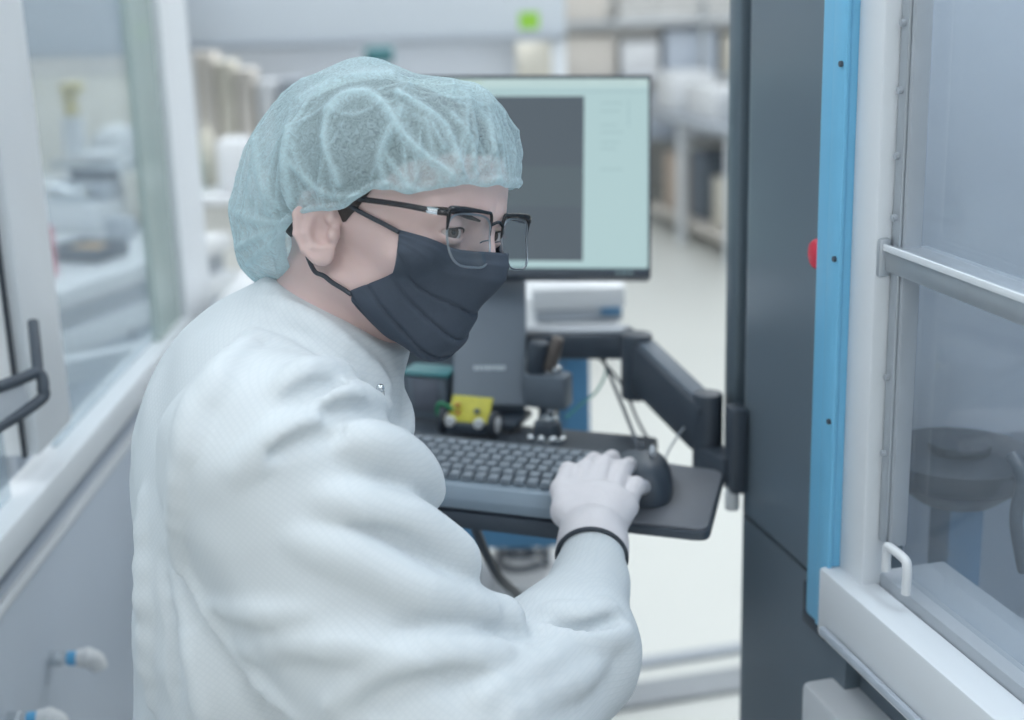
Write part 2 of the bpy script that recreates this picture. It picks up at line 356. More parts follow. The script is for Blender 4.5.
# arm: end post by the column, slanting link, elbow, rear beam
A1 = at(706, 418, 1.60); A2 = at(640, 362, 1.72); A3 = at(630, 343, 1.735); A4 = at(520, 343, 1.80)
mb = MB(); mb.beam(A1+(0, 0, -0.01), A2, 0.035, 0.058, bev=0.006, ext=0.01); lk = mb.obj('slanted_link', m_black, arm)
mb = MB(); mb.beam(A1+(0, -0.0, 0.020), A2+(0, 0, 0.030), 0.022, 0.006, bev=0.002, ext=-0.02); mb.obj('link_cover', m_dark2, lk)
mb = MB(); mb.beam(A3, A4, 0.045, 0.032, bev=0.005); bm_ = mb.obj('rear_beam', m_black, arm)
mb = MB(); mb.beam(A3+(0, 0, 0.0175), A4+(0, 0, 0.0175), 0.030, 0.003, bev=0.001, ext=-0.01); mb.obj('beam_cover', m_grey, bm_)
mb = MB(); mb.cyl(A2+(-0.004, 0, 0.036), A2+(-0.004, 0, -0.045), 0.019, bev=0.003); mb.obj('elbow_joint', m_black, arm)
mb = MB(); mb.cyl(A1+(0.002, 0, 0.03), A1+(0.002, 0, -0.07), 0.017, bev=0.003); mb.obj('end_joint', m_black, arm)
MB().box(mp(0.028, -0.010, 0.975), (0.028, 0.02, 0.10), AX, 0.006).obj('mount_plate', m_black, arm)
mb = MB(); mb.beam(A1+(0.0, 0, -0.045), mp(0.028, -0.012, A1[2]-0.045), 0.03, 0.03, bev=0.004); mb.obj('mount_knuckle', m_black, arm)
mb = MB(); c = mp(0.030, -0.014, 0.905); mb.cyl(c, c+ZD*0.022, 0.008, bev=0.002); mb.sph(c+ZD*0.024, 0.007); mb.obj('white_knob', m_white2, arm)

# keyboard: case, keys, wrist edge
kb = thing('keyboard', kp(0.05, 0.09, 0), 'compact dark keyboard with blue-grey front edge on the black tray', 'keyboard')
mb = MB()
prof = [(-0.012, 0.0), (-0.012, 0.010), (-0.004, 0.020), (0.016, 0.023), (0.113, 0.030), (0.116, 0.027), (0.116, 0.0)]
mb.prism([(p[0], p[1]) for p in prof], kp(-0.155, 0, 0.0), (ky, ZD, kx), 0.30, 0.0012); mb.obj('case', m_kbd, kb)
prof = [(-0.0135, 0.0), (-0.0135, 0.0105), (-0.005, 0.0215), (0.018, 0.0245), (0.018, 0.021), (-0.003, 0.018), (-0.010, 0.008), (-0.010, 0.0)]
mb = MB(); mb.prism(prof, kp(-0.1545, 0, 0.0003), (ky, ZD, kx), 0.299, 0.0008); mb.obj('front_edge', m_kedge, kb)
km = None
def key_mesh(wd):
    t = bmesh.new(); bmesh.ops.create_cube(t, size=1)
    for v in t.verts:
        q = 0.80 if v.co.z > 0 else 1.0
        v.co = Vector((v.co.x*(wd-0.002)*q, v.co.y*0.0125*q, v.co.z*0.006))
    bmesh.ops.bevel(t, geom=t.edges[:], offset=0.0008, segments=1, affect='EDGES')
    me = bpy.data.meshes.new('key'); t.to_mesh(me); t.free(); me.materials.append(m_key); return me
slope = math.atan2(0.007, 0.097)
kz = np.array(ky)*math.cos(slope)+ZD*math.sin(slope); kn = np.cross(kx, kz)
P1 = 0.0140; kmeshes = {}
for row in range(6):
    x = -0.148 + (row % 3)*0.0035; y = 0.027+row*0.0150
    while x < 0.142:
        wd = P1
        if row == 0 and -0.12 < x < -0.05: wd = 0.07
        elif row in (1, 2) and x < -0.14: wd = P1*1.5
        if wd not in kmeshes: kmeshes[wd] = key_mesh(wd)
        if x+wd > 0.143: break
        c = kp(x+wd/2, 0, 0.0232)+kz*(y-0.016)+kn*0.0035
        o = link('key', kmeshes[wd], None, kb)
        R = Matrix(((kx[0], kz[0], kn[0]), (kx[1], kz[1], kn[1]), (kx[2], kz[2], kn[2]))).to_4x4()
        R.translation = Vector(c); o.matrix_basis = R; o.matrix_parent_inverse = Matrix.Translation(-Vector(kb['_w']))
        x += wd
mouse = thing('computer_mouse', onz(645, 490, TZ), 'black computer mouse under the gloved hand on the dark shelf', 'mouse')
mc = onz(641, 500, TZ); mdir = np.array([0.10, 1.0, 0]); mdir /= np.linalg.norm(mdir); mside = np.array([mdir[1], -mdir[0], 0])
t = bmesh.new(); bmesh.ops.create_uvsphere(t, u_segments=32, v_segments=20, radius=1)
for v in t.verts:
    x, y, z = v.co; zz = max(z, -0.05)
    sgn = lambda q, e: math.copysign(abs(q)**e, q)
    v.co = Vector(mc+mside*(sgn(x, 0.7)*0.033)+mdir*(sgn(y, 0.75)*0.055+0.03)+ZD*(zz*0.036*(1-0.15*y)+0.003))
mb = MB(); mb.add(t); mb.obj('shell', m_black, mouse)
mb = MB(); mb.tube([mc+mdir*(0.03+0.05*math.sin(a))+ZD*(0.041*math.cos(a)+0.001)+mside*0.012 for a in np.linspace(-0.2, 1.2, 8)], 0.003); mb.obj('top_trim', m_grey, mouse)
mb = MB(); mb.cyl(mc+mdir*0.06+ZD*0.032-mside*0.004, mc+mdir*0.06+ZD*0.032+mside*0.004, 0.009, n=20); mb.obj('scroll_wheel', m_rub, mouse)

# ------------------------------------------------------------------ monitor on its stand
mon = thing('computer_monitor', at(489, 430, 1.70), 'flat computer monitor with pale window and dark image on black framed screen', 'monitor')
TR, BR = at(651, 76, 1.755), at(650.5, 278, 1.72)
vx = at(480, 83, 1.765)-TR; vx /= -np.linalg.norm(vx); vz = TR-BR; HH = np.linalg.norm(vz); vz /= HH
vx = vx-vz*np.dot(vx, vz); vx /= np.linalg.norm(vx); vn = np.cross(vx, vz)   # vn towards the viewer
WW = 0.418; MAX = (vx, vz, vn)
def sp(u, v, n=0): return TR - vx*(WW-u) - vz*v + vn*n     # u from left, v down from top
def sbox(u0, v0, u1, v1, n0, n1, bev=0): return MB().box(sp((u0+u1)/2, (v0+v1)/2, (n0+n1)/2), (u1-u0, v1-v0, n1-n0), MAX, bev)
sbox(0, 0, WW, HH, -0.028, -0.002, 0.004).obj('back_shell', m_black, mon)
mb = MB()
for (a, b, c_, d_) in ((0, 0, WW, 0.0035), (0, HH-0.0105, WW, HH), (0, 0, 0.004, HH), (WW-0.003, 0, WW, HH)):
    mb.box(sp((a+c_)/2, (b+d_)/2, 0.0015), (c_-a, d_-b, 0.007), MAX, 0.001)
mb.obj('bezel', m_black, mon)
def emis(name, col, st, var=0.0, sc=6):
    m = mat(name, col, 0.3, noise=0.0, spec=0.3); nt = m.node_tree; b = nt.nodes['Principled BSDF']
    b.inputs['Base Color'].default_value = (0.01, 0.01, 0.01, 1)
    for l in list(nt.links):
        if l.to_socket == b.inputs['Base Color']: nt.links.remove(l)
    b.inputs['Emission Color'].default_value = rgb(col); b.inputs['Emission Strength'].default_value = st
    return m
SE = 0.86
sc_ = sbox(0.004, 0.0035, WW-0.003, HH-0.0105, -0.002, 0.0, 0).obj('screen', emis('screen_window', (186, 216, 219), SE), mon)
def pane(u0, v0, u1, v1, col, n=0.0004, st=SE): return sbox(u0, v0, u1, v1, n-0.0002, n+0.0002).obj('window_area', emis('screen_area', col, st), sc_)
pane(0.006, 0.026, WW-0.082, HH-0.0205, (88, 100, 110))
pane(0.004, 0.0035, WW-0.003, 0.014, (200, 226, 226))
pane(0.004, 0.0195, WW-0.003, 0.0205, (160, 190, 196))
pane(0.17, 0.007, 0.21, 0.010, (186, 206, 170)); pane(0.27, 0.008, 0.34, 0.0095, (172, 200, 205)); pane(0.355, 0.008, 0.40, 0.0095, (172, 200, 205))
pane(WW-0.028, 0.030, WW-0.027, 0.065, (160, 192, 200)); 
for k, v in enumerate((0.034, 0.044, 0.062, 0.071, 0.084, 0.092, 0.118)): pane(WW-0.062, v, WW-0.034-0.004*(k % 3), v+0.0016, (168, 198, 203))
pane(0.004, HH-0.0125, WW-0.003, HH-0.0105, (150, 186, 190))
# soft lighter band across the dark image
ob = pane(0.0062, 0.115, WW-0.0822, 0.165, (92, 106, 114), n=0.0008)
mb = MB()
for k, q in enumerate((0.040, 0.034, 0.029, 0.024)): mb.box(sp(WW-q, HH-0.0052, 0.0055), (0.0035, 0.003, 0.0004), MAX)
mb.obj('bezel_marks', mat('pale_print', (150, 175, 178), 0.5), mon)
# stand: broad slate column with base
B0, B1 = onz(452, 437, TZ), onz(526, 437, TZ)
cst = (B0+B1)/2
mb = MB(); ctop = at(491, 268, 1.79)
mb.beam(cst+(0.0, 0.05, 0.014), ctop, 0.088, 0.035, up=(0, 1, 0.0), bev=0.006)
stc = mb.obj('stand_column', m_dark2, mon)
mb = MB(); mb.box(cst+(0.0, 0.055, 0.006), (0.09, 0.06, 0.010), KAX, 0.004); mb.obj('stand_base', m_black, mon)

# lettering strip on the column (blurred wordmark)
dcol = ctop-(cst+(0, 0.05, 0.014)); dcol /= np.linalg.norm(dcol)
xr = np.array([1.0, 0, 0]); xr -= dcol*np.dot(xr, dcol); xr /= np.linalg.norm(xr); nf = np.cross(xr, dcol)
lab = cst+(0, 0.05, 0.014)+dcol*0.050+nf*0.0183
mb = MB()
for k in range(8):
    mb.box(lab+xr*(-0.016+k*0.0048), (0.0034, 0.0052 if k % 3 else 0.0062, 0.0006), (xr, dcol, nf))
mb.obj('lettering', mat('white_print', (190, 200, 208), 0.5), mon)

# ------------------------------------------------------------------ small things on the tray
g = thing('wheeled_circuit_gadget', onz(470, 436, TZ), 'small wheeled gadget with yellow circuit board behind the keyboard', 'gadget')
gc = onz(470, 437, TZ)+ZD*0.002
mb = MB(); mb.box(gc+ZD*0.012, (0.050, 0.030, 0.012), KAX, 0.002); mb.obj('chassis', m_black, g)
mb = MB(); mb.box(gc+ZD*0.029+ky*0.004, (0.050, 0.003, 0.034), (kx, ky*0.80-ZD*0.60, ky*0.60+ZD*0.80), 0.0005); pb = mb.obj('circuit_board', m_pcb, g)
for i, (dx, dz, mm) in enumerate(((-0.014, 0.036, m_gold), (-0.014, 0.026, m_gold), (0.010, 0.030, m_dark2))):
    MB().box(gc+kx*dx+ZD*dz+ky*0.0, (0.006, 0.004, 0.005), KAX, 0.0005).obj('component', mm, pb)
for dx in (-0.018, 0.017):
    mb = MB(); mb.cyl(gc+kx*dx-ky*0.017+ZD*0.02, gc+kx*dx-ky*0.010+ZD*0.02, 0.006, n=18, bev=0.001); mb.obj('lamp', m_white2, g)
for dx in (-0.031, 0.031):
    mb = MB(); mb.cyl(gc+kx*(dx-0.004)+ZD*0.016, gc+kx*(dx+0.004)+ZD*0.016, 0.0155, n=24, bev=0.002); wv = mb.obj('wheel', m_rub, g)
    mb = MB(); mb.cyl(gc+kx*(dx-0.005)+ZD*0.016, gc+kx*(dx+0.005)+ZD*0.016, 0.010, n=20, bev=0.001); mb.obj('hub', m_white2, wv)
mb = MB(); mb.tube([gc+kx*-0.02+ZD*0.03, gc+kx*-0.036+ZD*0.036, gc+kx*-0.04+ZD*0.025, gc+kx*-0.034+ZD*0.012], 0.0022); mb.obj('green_wire', mat('green_wire', (50, 140, 100), 0.5), g)

d = thing('small_display_unit', onz(431, 432, TZ), 'small grey display unit with dim screen left of the monitor stand', 'display')
dc = onz(432, 421, TZ)+np.array([0, 0.02, 0])
MB().box(dc+ZD*0.028, (0.052, 0.035, 0.055), KAX, 0.004).obj('housing', m_dark2, d)
MB().box(dc+ZD*0.031-ky*0.018, (0.034, 0.002, 0.040), KAX, 0.001).obj('display', mat('dim_display', (104, 110, 122), 0.25), d)
MB().box(dc+ZD*0.0575, (0.06, 0.04, 0.004), KAX, 0.001).obj('lid', mat('deep_teal', (64, 128, 134), 0.5), d)

fx = thing('optics_fixture', onz(553, 446, TZ), 'small silver and black optics fixture with knobs right of the stand', 'fixture')
fc = onz(548, 443, TZ)+ZD*0.002
mb = MB(); mb.cyl(fc, fc+ZD*0.007, 0.021, bev=0.002); mb.obj('base', m_chrome, fx)
for k in range(3):
    mb = MB(); mb.sph(fc+kx*(-0.014+0.013*k)-ky*0.017+ZD*0.008, 0.0052); mb.obj('ball_foot', m_chrome, fx)
mb = MB(); mb.cyl(fc+ZD*0.0075, fc+ZD*0.024, 0.017, 0.015, bev=0.002); mb.obj('body', m_black, fx)
mb = MB(); mb.cyl(fc+ZD*0.024, fc+ZD*0.030, 0.011, bev=0.001); mb.cyl(fc+kx*0.004+ZD*0.030, fc+kx*0.004+ZD*0.037, 0.005); mb.obj('top_knob', m_chrome, fx)
fb = onz(550, 432, TZ)+np.array([0.0, 0.035, 0])
MB().box(fb+ZD*0.041, (0.052, 0.03, 0.040), KAX, 0.003).obj('block', m_dark2, fx)
MB().box(fb+ZD*0.010, (0.020, 0.02, 0.024), KAX, 0.002).obj('pillar', m_black, fx)
for dx in (-0.014, 0.010):
    mb = MB(); mb.cyl(fb+kx*dx+ZD*0.061, fb+kx*dx+ZD*0.070, 0.0065, bev=0.001); mb.obj('knob', m_chrome, fx)
mb = MB(); mb.cyl(fb+kx*0.002+ZD*0.066, fb+kx*0.014+ZD*0.105, 0.008, 0.007, bev=0.001); mb.obj('barrel', mat('bronze_barrel', (120, 112, 108), 0.35, 0.5), fx)
mb = MB(); mb.cyl(fb+kx*-0.016+ZD*0.061, fb+kx*-0.010+ZD*0.098, 0.012, bev=0.001); mb.obj('barrel', m_black, fx)

# cables
def cable(pts, r, m, label, name='cable'):
    mb = MB(); mb.tube(pts, r, n=8, smooth=8); o = mb.obj(name, m); return tag(o, label, 'cable')
cable([at(602, 356, 1.75), at(618, 395, 1.70), at(632, 430, 1.62), at(645, 462, 1.54), at(646, 472, 1.50)], 0.0022, m_black, 'black mouse cable hanging from the rear beam to the mouse')
cable([at(598, 356, 1.77), at(622, 385, 1.74), at(640, 425, 1.70), at(662, 462, 1.62), at(668, 474, 1.56)], 0.0018, m_black, 'thin black cable slanting beside the mouse cable towards shelf corner')
cable([at(690, 420, 1.62), at(675, 440, 1.60), at(665, 460, 1.57), at(668, 474, 1.55)], 0.0012, m_grey, 'thin grey wire from slanted arm link to mouse shelf')
cable([at(566, 418, 1.66), at(580, 405, 1.69), at(596, 392, 1.73), at(606, 372, 1.76), at(603, 357, 1.77)], 0.0014, mat('teal_wire', (60, 150, 140), 0.5), 'thin teal wire from the optics fixture up to the beam')
cable([at(470, 512, 1.50), at(482, 545, 1.53), at(500, 578, 1.58), at(522, 600, 1.66), at(545, 640, 1.8)], 0.0055, m_black, 'thick black cable hanging below the keyboard tray')

# ------------------------------------------------------------------ blue framed desk behind, with its load
DZ = 0.93
desk = thing('blue_framed_desk', (0.0, 2.5, 0), 'work desk on blue steel frame behind the monitor and arm', 'desk')
MB().bb((-0.52, 2.20, DZ-0.03), (0.175, 2.75, DZ), 0.004).obj('tabletop', m_white2, desk)
for (x, y) in ((0.105, 2.25), (0.105, 2.70), (-0.47, 2.25), (-0.47, 2.70)):
    MB().bb((x-0.021, y-0.021, 0), (x+0.021, y+0.021, DZ-0.031), 0.003).obj('leg', m_steelblue, desk)
MB().bb((-0.448, 2.235, 0.535), (0.083, 2.265, 0.580), 0.003).obj('front_beam', m_steelblue, desk)
MB().bb((-0.448, 2.685, 0.535), (0.083, 2.715, 0.580), 0.003).obj('rear_beam', m_steelblue, desk)
MB().bb((-0.448, 2.27, 0.30), (0.083, 2.68, 0.32), 0.003).obj('lower_shelf', m_grey, desk)
wd_ = thing('flat_white_instrument', (0.13, 2.3, DZ), 'flat white instrument with small blue label on the desk right of monitor stand', 'instrument')
MB().bb((0.035, 2.22, DZ+0.022), (0.185, 2.42, DZ+0.058), 0.004).obj('cover', m_white2, wd_)
MB().bb((0.04, 2.222, DZ+0.001), (0.18, 2.41, DZ+0.0215), 0.002).obj('base', m_grey, wd_)
MB().bb((0.145, 2.214, DZ+0.014), (0.178, 2.221, DZ+0.024), 0.001).obj('label_plate', m_steelblue, wd_)
dr = thing('dark_drawer_unit', (-0.2, 2.4, 0.32), 'dark drawer unit under the desk left of the monitor stand', 'drawers')
MB().bb((-0.42, 2.30, 0.585), (-0.08, 2.67, 0.895), 0.004).obj('carcass', m_rub, dr)
for k in range(2):
    f = MB().bb((-0.41, 2.285, 0.60+k*0.148), (-0.09, 2.299, 0.738+k*0.148), 0.003).obj('drawer', m_dark2, dr)
    MB().bb((-0.30, 2.272, 0.66+k*0.148), (-0.20, 2.284, 0.672+k*0.148), 0.002).obj('handle', m_grey, f)
MB().bb((-0.42, 2.30, 0.321), (-0.08, 2.67, 0.584), 0.004).obj('plinth', m_rub, dr)
# clutter on lower shelf
cl = tag(MB().bb((-0.05, 2.32, 0.322), (0.07, 2.5, 0.42), 0.006).obj('white_carton', m_white2), 'small white carton on the lower desk shelf by the blue leg', 'box')
t = thing('coil_of_hose', (-0.0, 2.42, 0.42), 'coil of dark hose on a white carton below the desk', 'hose')
mb = MB()
mb.tube([(0.01+0.045*math.cos(a), 2.40+0.06*math.sin(a), 0.430+0.004*a) for a in np.linspace(0, 12.5, 60)], 0.006, smooth=2); mb.obj('coil', m_black, t)
sl = tag(MB().cyl((-0.02, 2.30, 0.345), (0.055, 2.27, 0.345), 0.020, bev=0.004).obj('silver_canister', m_chrome), 'silver canister lying at the front of the lower shelf', 'canister')

# ------------------------------------------------------------------ floor strips between desk and column
UD = ND
for (Yc, wdt, mm, n) in ((2.835, 0.035, m_grey, 1), (2.70, 0.09, mat('strip_grey', (150, 155, 160), 0.5), 2)):
    c = np.array([0.35, Yc, 0.0])
    struct(MB().box(c+ZD*0.006, (1.6, wdt, 0.012), (UD, PD, ZD), 0.002).obj('trim_%d' % n, mm))

# ------------------------------------------------------------------ background
def pbox(x0, y0, x1, y1, Y, dep, bev=0.004):
    a = ony(x0, y1, Y); b = ony(x1, y0, Y)
    return MB().bb((a[0], Y, a[2]), (b[0], Y+dep, b[2]), bev)
def pz(y, Y, x=512): return ony(x, y, Y)[2]
def px_(x, Y, y=200): return ony(x, y, Y)[0]
# long flow bench across the back
fbY = 5.0
x0, x1 = px_(120, fbY, 40), px_(566, fbY, 40); zt, zl = 1.85, pz(40, fbY, 380)
fb_ = thing('flow_bench', ((x0+x1)/2, fbY+0.3, 0), 'long white flow bench with overhanging hood across the back of the room', 'bench')
MB().bb((x0, fbY, zl), (x1, fbY+0.7, zt), 0.01).obj('hood', mat('hood_white', (208, 216, 224), 0.4, noise=0.03), fb_)
MB().bb((x0, fbY-0.02, zl-0.02), (x1, fbY+0.04, zl+0.0), 0.004).obj('hood_lip', m_grey, fb_)
MB().bb((x0, fbY+0.66, 0.78), (x1, fbY+0.70, zl-0.001), 0.0).obj('back_panel', mat('pale_panel', (216, 221, 227), 0.5), fb_)
MB().bb((x0, fbY-0.05, 0.74), (x1, fbY+0.66, 0.779), 0.004).obj('worktop', m_white2, fb_)
for x in (x0+0.03, x1-0.03):
    for y in (fbY+0.02, fbY+0.64): MB().bb((x-0.025, y-0.025, 0), (x+0.025, y+0.025, 0.739), 0.003).obj('leg', m_white, fb_)
MB().bb((x1-0.05, fbY+0.0, 0.78), (x1, fbY+0.05, zl-0.021), 0.003).obj('end_post', m_white, fb_)
MB().bb((px_(524, fbY), fbY-0.004, pz(29, fbY, 533)), (px_(543, fbY), fbY-0.001, pz(12, fbY, 533))).obj('green_label', m_green, fb_)
k = pbox(517, 41, 559, 82, fbY+0.4, 0.2); tag(k.obj('beige_control_box', m_beige), 'beige control box hanging under the hood above the monitor', 'control box')
k = pbox(365, 47, 392, 64, fbY+0.3, 0.08, 0.01); tag(k.obj('teal_meter', mat('dark_teal', (70, 120, 126), 0.5)), 'small dark teal meter under the hood above the hair net', 'meter')
for (nm_, lx, ly, lz, sx_) in (('bench_fill_light', (x0+x1)/2, fbY+0.35, zl+0.0, (x1-x0)*0.9),):
    ld = bpy.data.lights.new(nm_, 'AREA'); ld.shape = 'RECTANGLE'; ld.size = sx_; ld.size_y = 0.25; ld.energy = 2.2; ld.color = LAMP_COL  # fill light added to lift the dim space under the hood
    lo = bpy.data.objects.new(nm_, ld); COL.objects.link(lo); lo.location = (lx, ly, lz-0.012); lo.parent = fb_; lo.matrix_parent_inverse = Matrix.Translation(-Vector(fb_['_w']))
bench_items = [
    (192, 52, 212, 130, m_taupe, 'narrow taupe carton standing leftmost on the flow bench', 'carton'),
    (214, 62, 232, 128, m_beige, 'slim beige carton second from left on the flow bench', 'carton'),
    (234, 70, 252, 132, m_taupe, 'short taupe carton third from left on the flow bench', 'carton'),
    (256, 82, 274, 134, m_white2, 'white bottle shaped carton on the flow bench', 'carton'),
    (278, 80, 302, 134, m_grey, 'mid grey instrument box on the flow bench behind the hair net', 'instrument'),
]
for (a, b, c, d_, mm, lb, ct) in bench_items:
    A = ony(a, b, fbY+0.25); B = ony(c, b, fbY+0.25)
    tag(MB().bb((A[0], fbY+0.25, 0.78), (B[0], fbY+0.40, A[2]), 0.01).obj(ct, mm), lb, ct)
# blue-grey hood at the upper left
hY = 4.2
x0, x1 = px_(-60, hY, 30), px_(128, hY, 30); zl = pz(58, hY, 70)
hd = thing('fume_hood', ((x0+x1)/2, hY+0.3, 0), 'blue-grey fume hood standing at the upper left behind the glass', 'fume hood')
MB().bb((x0, hY, zl), (x1, hY+0.6, 1.9), 0.01).obj('hood', mat('hood_grey', (178, 185, 194), 0.4), hd)
MB().bb((x0, hY-0.015, zl-0.05), (x1, hY+0.05, zl-0.001), 0.004).obj('hood_lip', m_taupe, hd)
MB().bb((x0, hY+0.5, 0.86), (x1, hY+0.55, zl-0.001)).obj('back_panel', m_beige, hd)
MB().bb((x0, hY-0.02, 0.80), (x1, hY+0.55, 0.859), 0.005).obj('worktop', m_white2, hd)
MB().bb((x0, hY+0.02, 0.0), (x1, hY+0.5, 0.799), 0.005).obj('cabinet', m_pgrey, hd)
ld = bpy.data.lights.new('hood_fill_light', 'AREA'); ld.shape = 'RECTANGLE'; ld.size = (x1-x0)*0.9; ld.size_y = 0.2; ld.energy = 1.2; ld.color = LAMP_COL  # another added fill, brightens the recess of the left hood
lo = bpy.data.objects.new('hood_fill_light', ld); COL.objects.link(lo); lo.location = ((x0+x1)/2, hY+0.3, zl-0.012); lo.parent = hd; lo.matrix_parent_inverse = Matrix.Translation(-Vector(hd['_w']))
A = ony(68, 83, hY+0.2)
yb = thing('pump_bottle', (A[0], hY+0.2, 0.86), 'white bottle with a yellow pump top standing in the fume hood', 'bottle')
zm = ony(68, 116, hY+0.2)[2]
mb = MB(); mb.cyl((A[0], hY+0.2, 0.861), (A[0], hY+0.2, zm), 0.035, bev=0.006); mb.obj('body', m_white2, yb)
mb = MB(); mb.cyl((A[0], hY+0.2, zm), (A[0], hY+0.2, A[2]-0.03), 0.022, bev=0.004); mb.cyl((A[0]+0.008, hY+0.2, A[2]-0.03), (A[0]+0.008, hY+0.2, A[2]), 0.036, bev=0.004); mb.obj('pump', m_yel, yb)
mb = MB(); mb.sph((A[0]+0.12, hY+0.25, 0.95), 0.09); tag(mb.obj('round_flask', m_white2), 'round white flask right of the yellow topped bottle in the fume hood', 'flask')
# diagonal lab bench with instruments, behind the glass
bd = np.array([0.19, 0.48, 0]); bd /= np.linalg.norm(bd); bn = np.array([-bd[1], bd[0], 0])
BZ = 0.87; BO = onz(60, 292, BZ)
BAX = (bd, bn, ZD)
def bp(a, b, z): return BO*np.array([1, 1, 0])+bd*a+bn*b+ZD*z
lb_ = thing('lab_bench', bp(0.3, 0.35, 0), 'pale grey lab bench running away behind the left glass pane', 'bench')
MB().box(bp(0.05, 0.36, BZ-0.02), (1.2, 0.72, 0.04), BAX, 0.004).obj('worktop', m_white2, lb_)
MB().box(bp(0.05, 0.35, BZ-0.065), (1.18, 0.66, 0.045), BAX, 0.002).obj('groove', m_grey, lb_)
MB().box(bp(0.05, 0.36, BZ-0.115), (1.2, 0.72, 0.052), BAX, 0.004).obj('apron', m_white, lb_)
for q in range(3):
    dd = MB().box(bp(-0.35+q*0.40, 0.03, 0.38), (0.385, 0.02, 0.72), BAX, 0.004).obj('door', m_pgrey, lb_)
    MB().box(bp(-0.35+q*0.40+0.15, 0.012, 0.60), (0.012, 0.012, 0.12), BAX, 0.003).obj('handle', m_grey, dd)
MB().box(bp(0.05, 0.37, 0.37), (1.18, 0.64, 0.74), BAX, 0.0).obj('carcass', m_pgrey, lb_)
def bitem(px, py, sz, mm, name, label, cat, rr=0.006, lift=0):
    P = onz(px, py, BZ)+ZD*(sz[2]/2+0.001+lift)
    return tag(MB().box(P, sz, BAX, rr).obj(name, mm), label, cat)
tr = thing('black_tray', onz(88, 262, BZ), 'black tray holding an orange disc on the lab bench', 'tray')
P = onz(90, 258, BZ)
MB().box(P+ZD*0.008, (0.11, 0.13, 0.014), BAX, 0.004).obj('tray_base', m_rub, tr)
mb = MB()
for s in (-1, 1):
    mb.box(P+bd*0.055*s+ZD*0.02, (0.008, 0.13, 0.03), BAX, 0.002); mb.box(P+bn*0.065*s+ZD*0.02, (0.11, 0.008, 0.03), BAX, 0.002)
mb.obj('tray_rim', m_black, tr)
mb = MB(); mb.cyl(P+ZD*0.016, P+ZD*0.028, 0.042, n=32, bev=0.003); tag(mb.obj('orange_disc', m_gold), 'orange brass disc lying in the black tray', 'disc')
P = onz(53, 276, BZ); mb = MB(); mb.box(P+ZD*0.055, (0.010, 0.022, 0.108), BAX, 0.002); tag(mb.obj('red_upright', m_pink), 'red upright marker strip left of the black tray', 'marker')
an = thing('silver_analyser', onz(95, 215, BZ), 'silver and white bench analyser behind the black tray', 'analyser')
P = onz(95, 226, BZ)+bn*0.03
MB().box(P+ZD*0.035, (0.16, 0.20, 0.066), BAX, 0.008).obj('body', m_white2, an)
MB().box(P+ZD*0.09+bd*0.03, (0.10, 0.18, 0.042), BAX, 0.008).obj('upper_deck', m_grey, an)
mb = MB(); mb.cyl(P+ZD*0.09-bd*0.05-bn*0.06, P+ZD*0.09-bd*0.05+bn*0.05, 0.028, bev=0.005); mb.obj('drum', m_chrome, an)
MB().box(P+ZD*0.15+bd*0.06, (0.08, 0.22, 0.02), BAX, 0.004).obj('top_plate', m_chrome, an)
MB().box(P+ZD*0.13+bd*0.06, (0.05, 0.12, 0.038), BAX, 0.004).obj('neck', m_black, an)
mb = MB(); mb.cyl(P+ZD*0.168-bn*0.02+bd*0.06, P+ZD*0.182-bn*0.02+bd*0.06, 0.05, n=32, bev=0.004); mb.obj('lid', m_white2, an)
bitem(150, 222, (0.10, 0.08, 0.13), m_beige, 'beige_carton', 'beige carton standing on bench right of the analyser', 'carton')
bitem(122, 238, (0.05, 0.06, 0.05), m_grey, 'grey_adapter', 'small grey adapter box in front of the beige carton', 'adapter')
for (ba, bb_, sz, mm, nm, lb2) in ((0.10, 0.58, (0.20, 0.10, 0.15), m_pgrey, 'grey_console', 'wide pale grey console at the back of the lab bench'), (0.36, 0.58, (0.18, 0.09, 0.12), m_white2, 'white_console', 'white console right of the grey console at the back of the bench')):
    tag(MB().box(bp(ba, bb_, BZ+sz[2]/2+0.001), sz, BAX, 0.006).obj(nm, mm), lb2, 'console')
# things right of far post: trolley with teal bin
tt = thing('lab_trolley', (px_(225, 3.7, 300), 3.9, 0), 'pale lab trolley between far post and seated person', 'trolley')
xa, xb = px_(146, 3.75, 280), px_(262, 3.75, 280)
for z in (0.25, 0.62, 0.90):
    MB().bb((xa, 3.75, z-0.012), (xb, 4.15, z+0.012), 0.004).obj('shelf', m_white2, tt)
for x in (xa+0.012, xb-0.012):
    for y in (3.76, 4.14): MB().bb((x-0.010, y-0.010, 0), (x+0.010, y+0.010, 1.0), 0.002).obj('upright', m_alu, tt)
tb = MB().bb((xa+0.03, 3.81, 0.913), (xa+0.12, 4.0, 1.0), 0.01).obj('teal_bin', m_teal); tag(tb, 'teal plastic bin on the trolley beside the far post', 'bin')
tag(MB().bb((xa+0.04, 3.82, 0.634), (xa+0.14, 4.05, 0.76), 0.01).obj('grey_bin', m_grey), 'grey plastic bin on the trolley middle shelf', 'bin')
tag(MB().bb((xb-0.11, 3.82, 0.913), (xb-0.03, 3.95, 1.05), 0.01).obj('white_carton', m_white2), 'white carton on trolley top beside the hair net', 'carton')
mb = MB(); mb.cyl((xa+0.155, 3.95, 0.913), (xa+0.155, 3.95, 1.06), 0.022, bev=0.006); mb.cyl((xa+0.155, 3.95, 1.06), (xa+0.155, 3.95, 1.085), 0.010); tag(mb.obj('cream_bottle', m_beige), 'cream spray bottle on the trolley beside the teal bin', 'bottle')

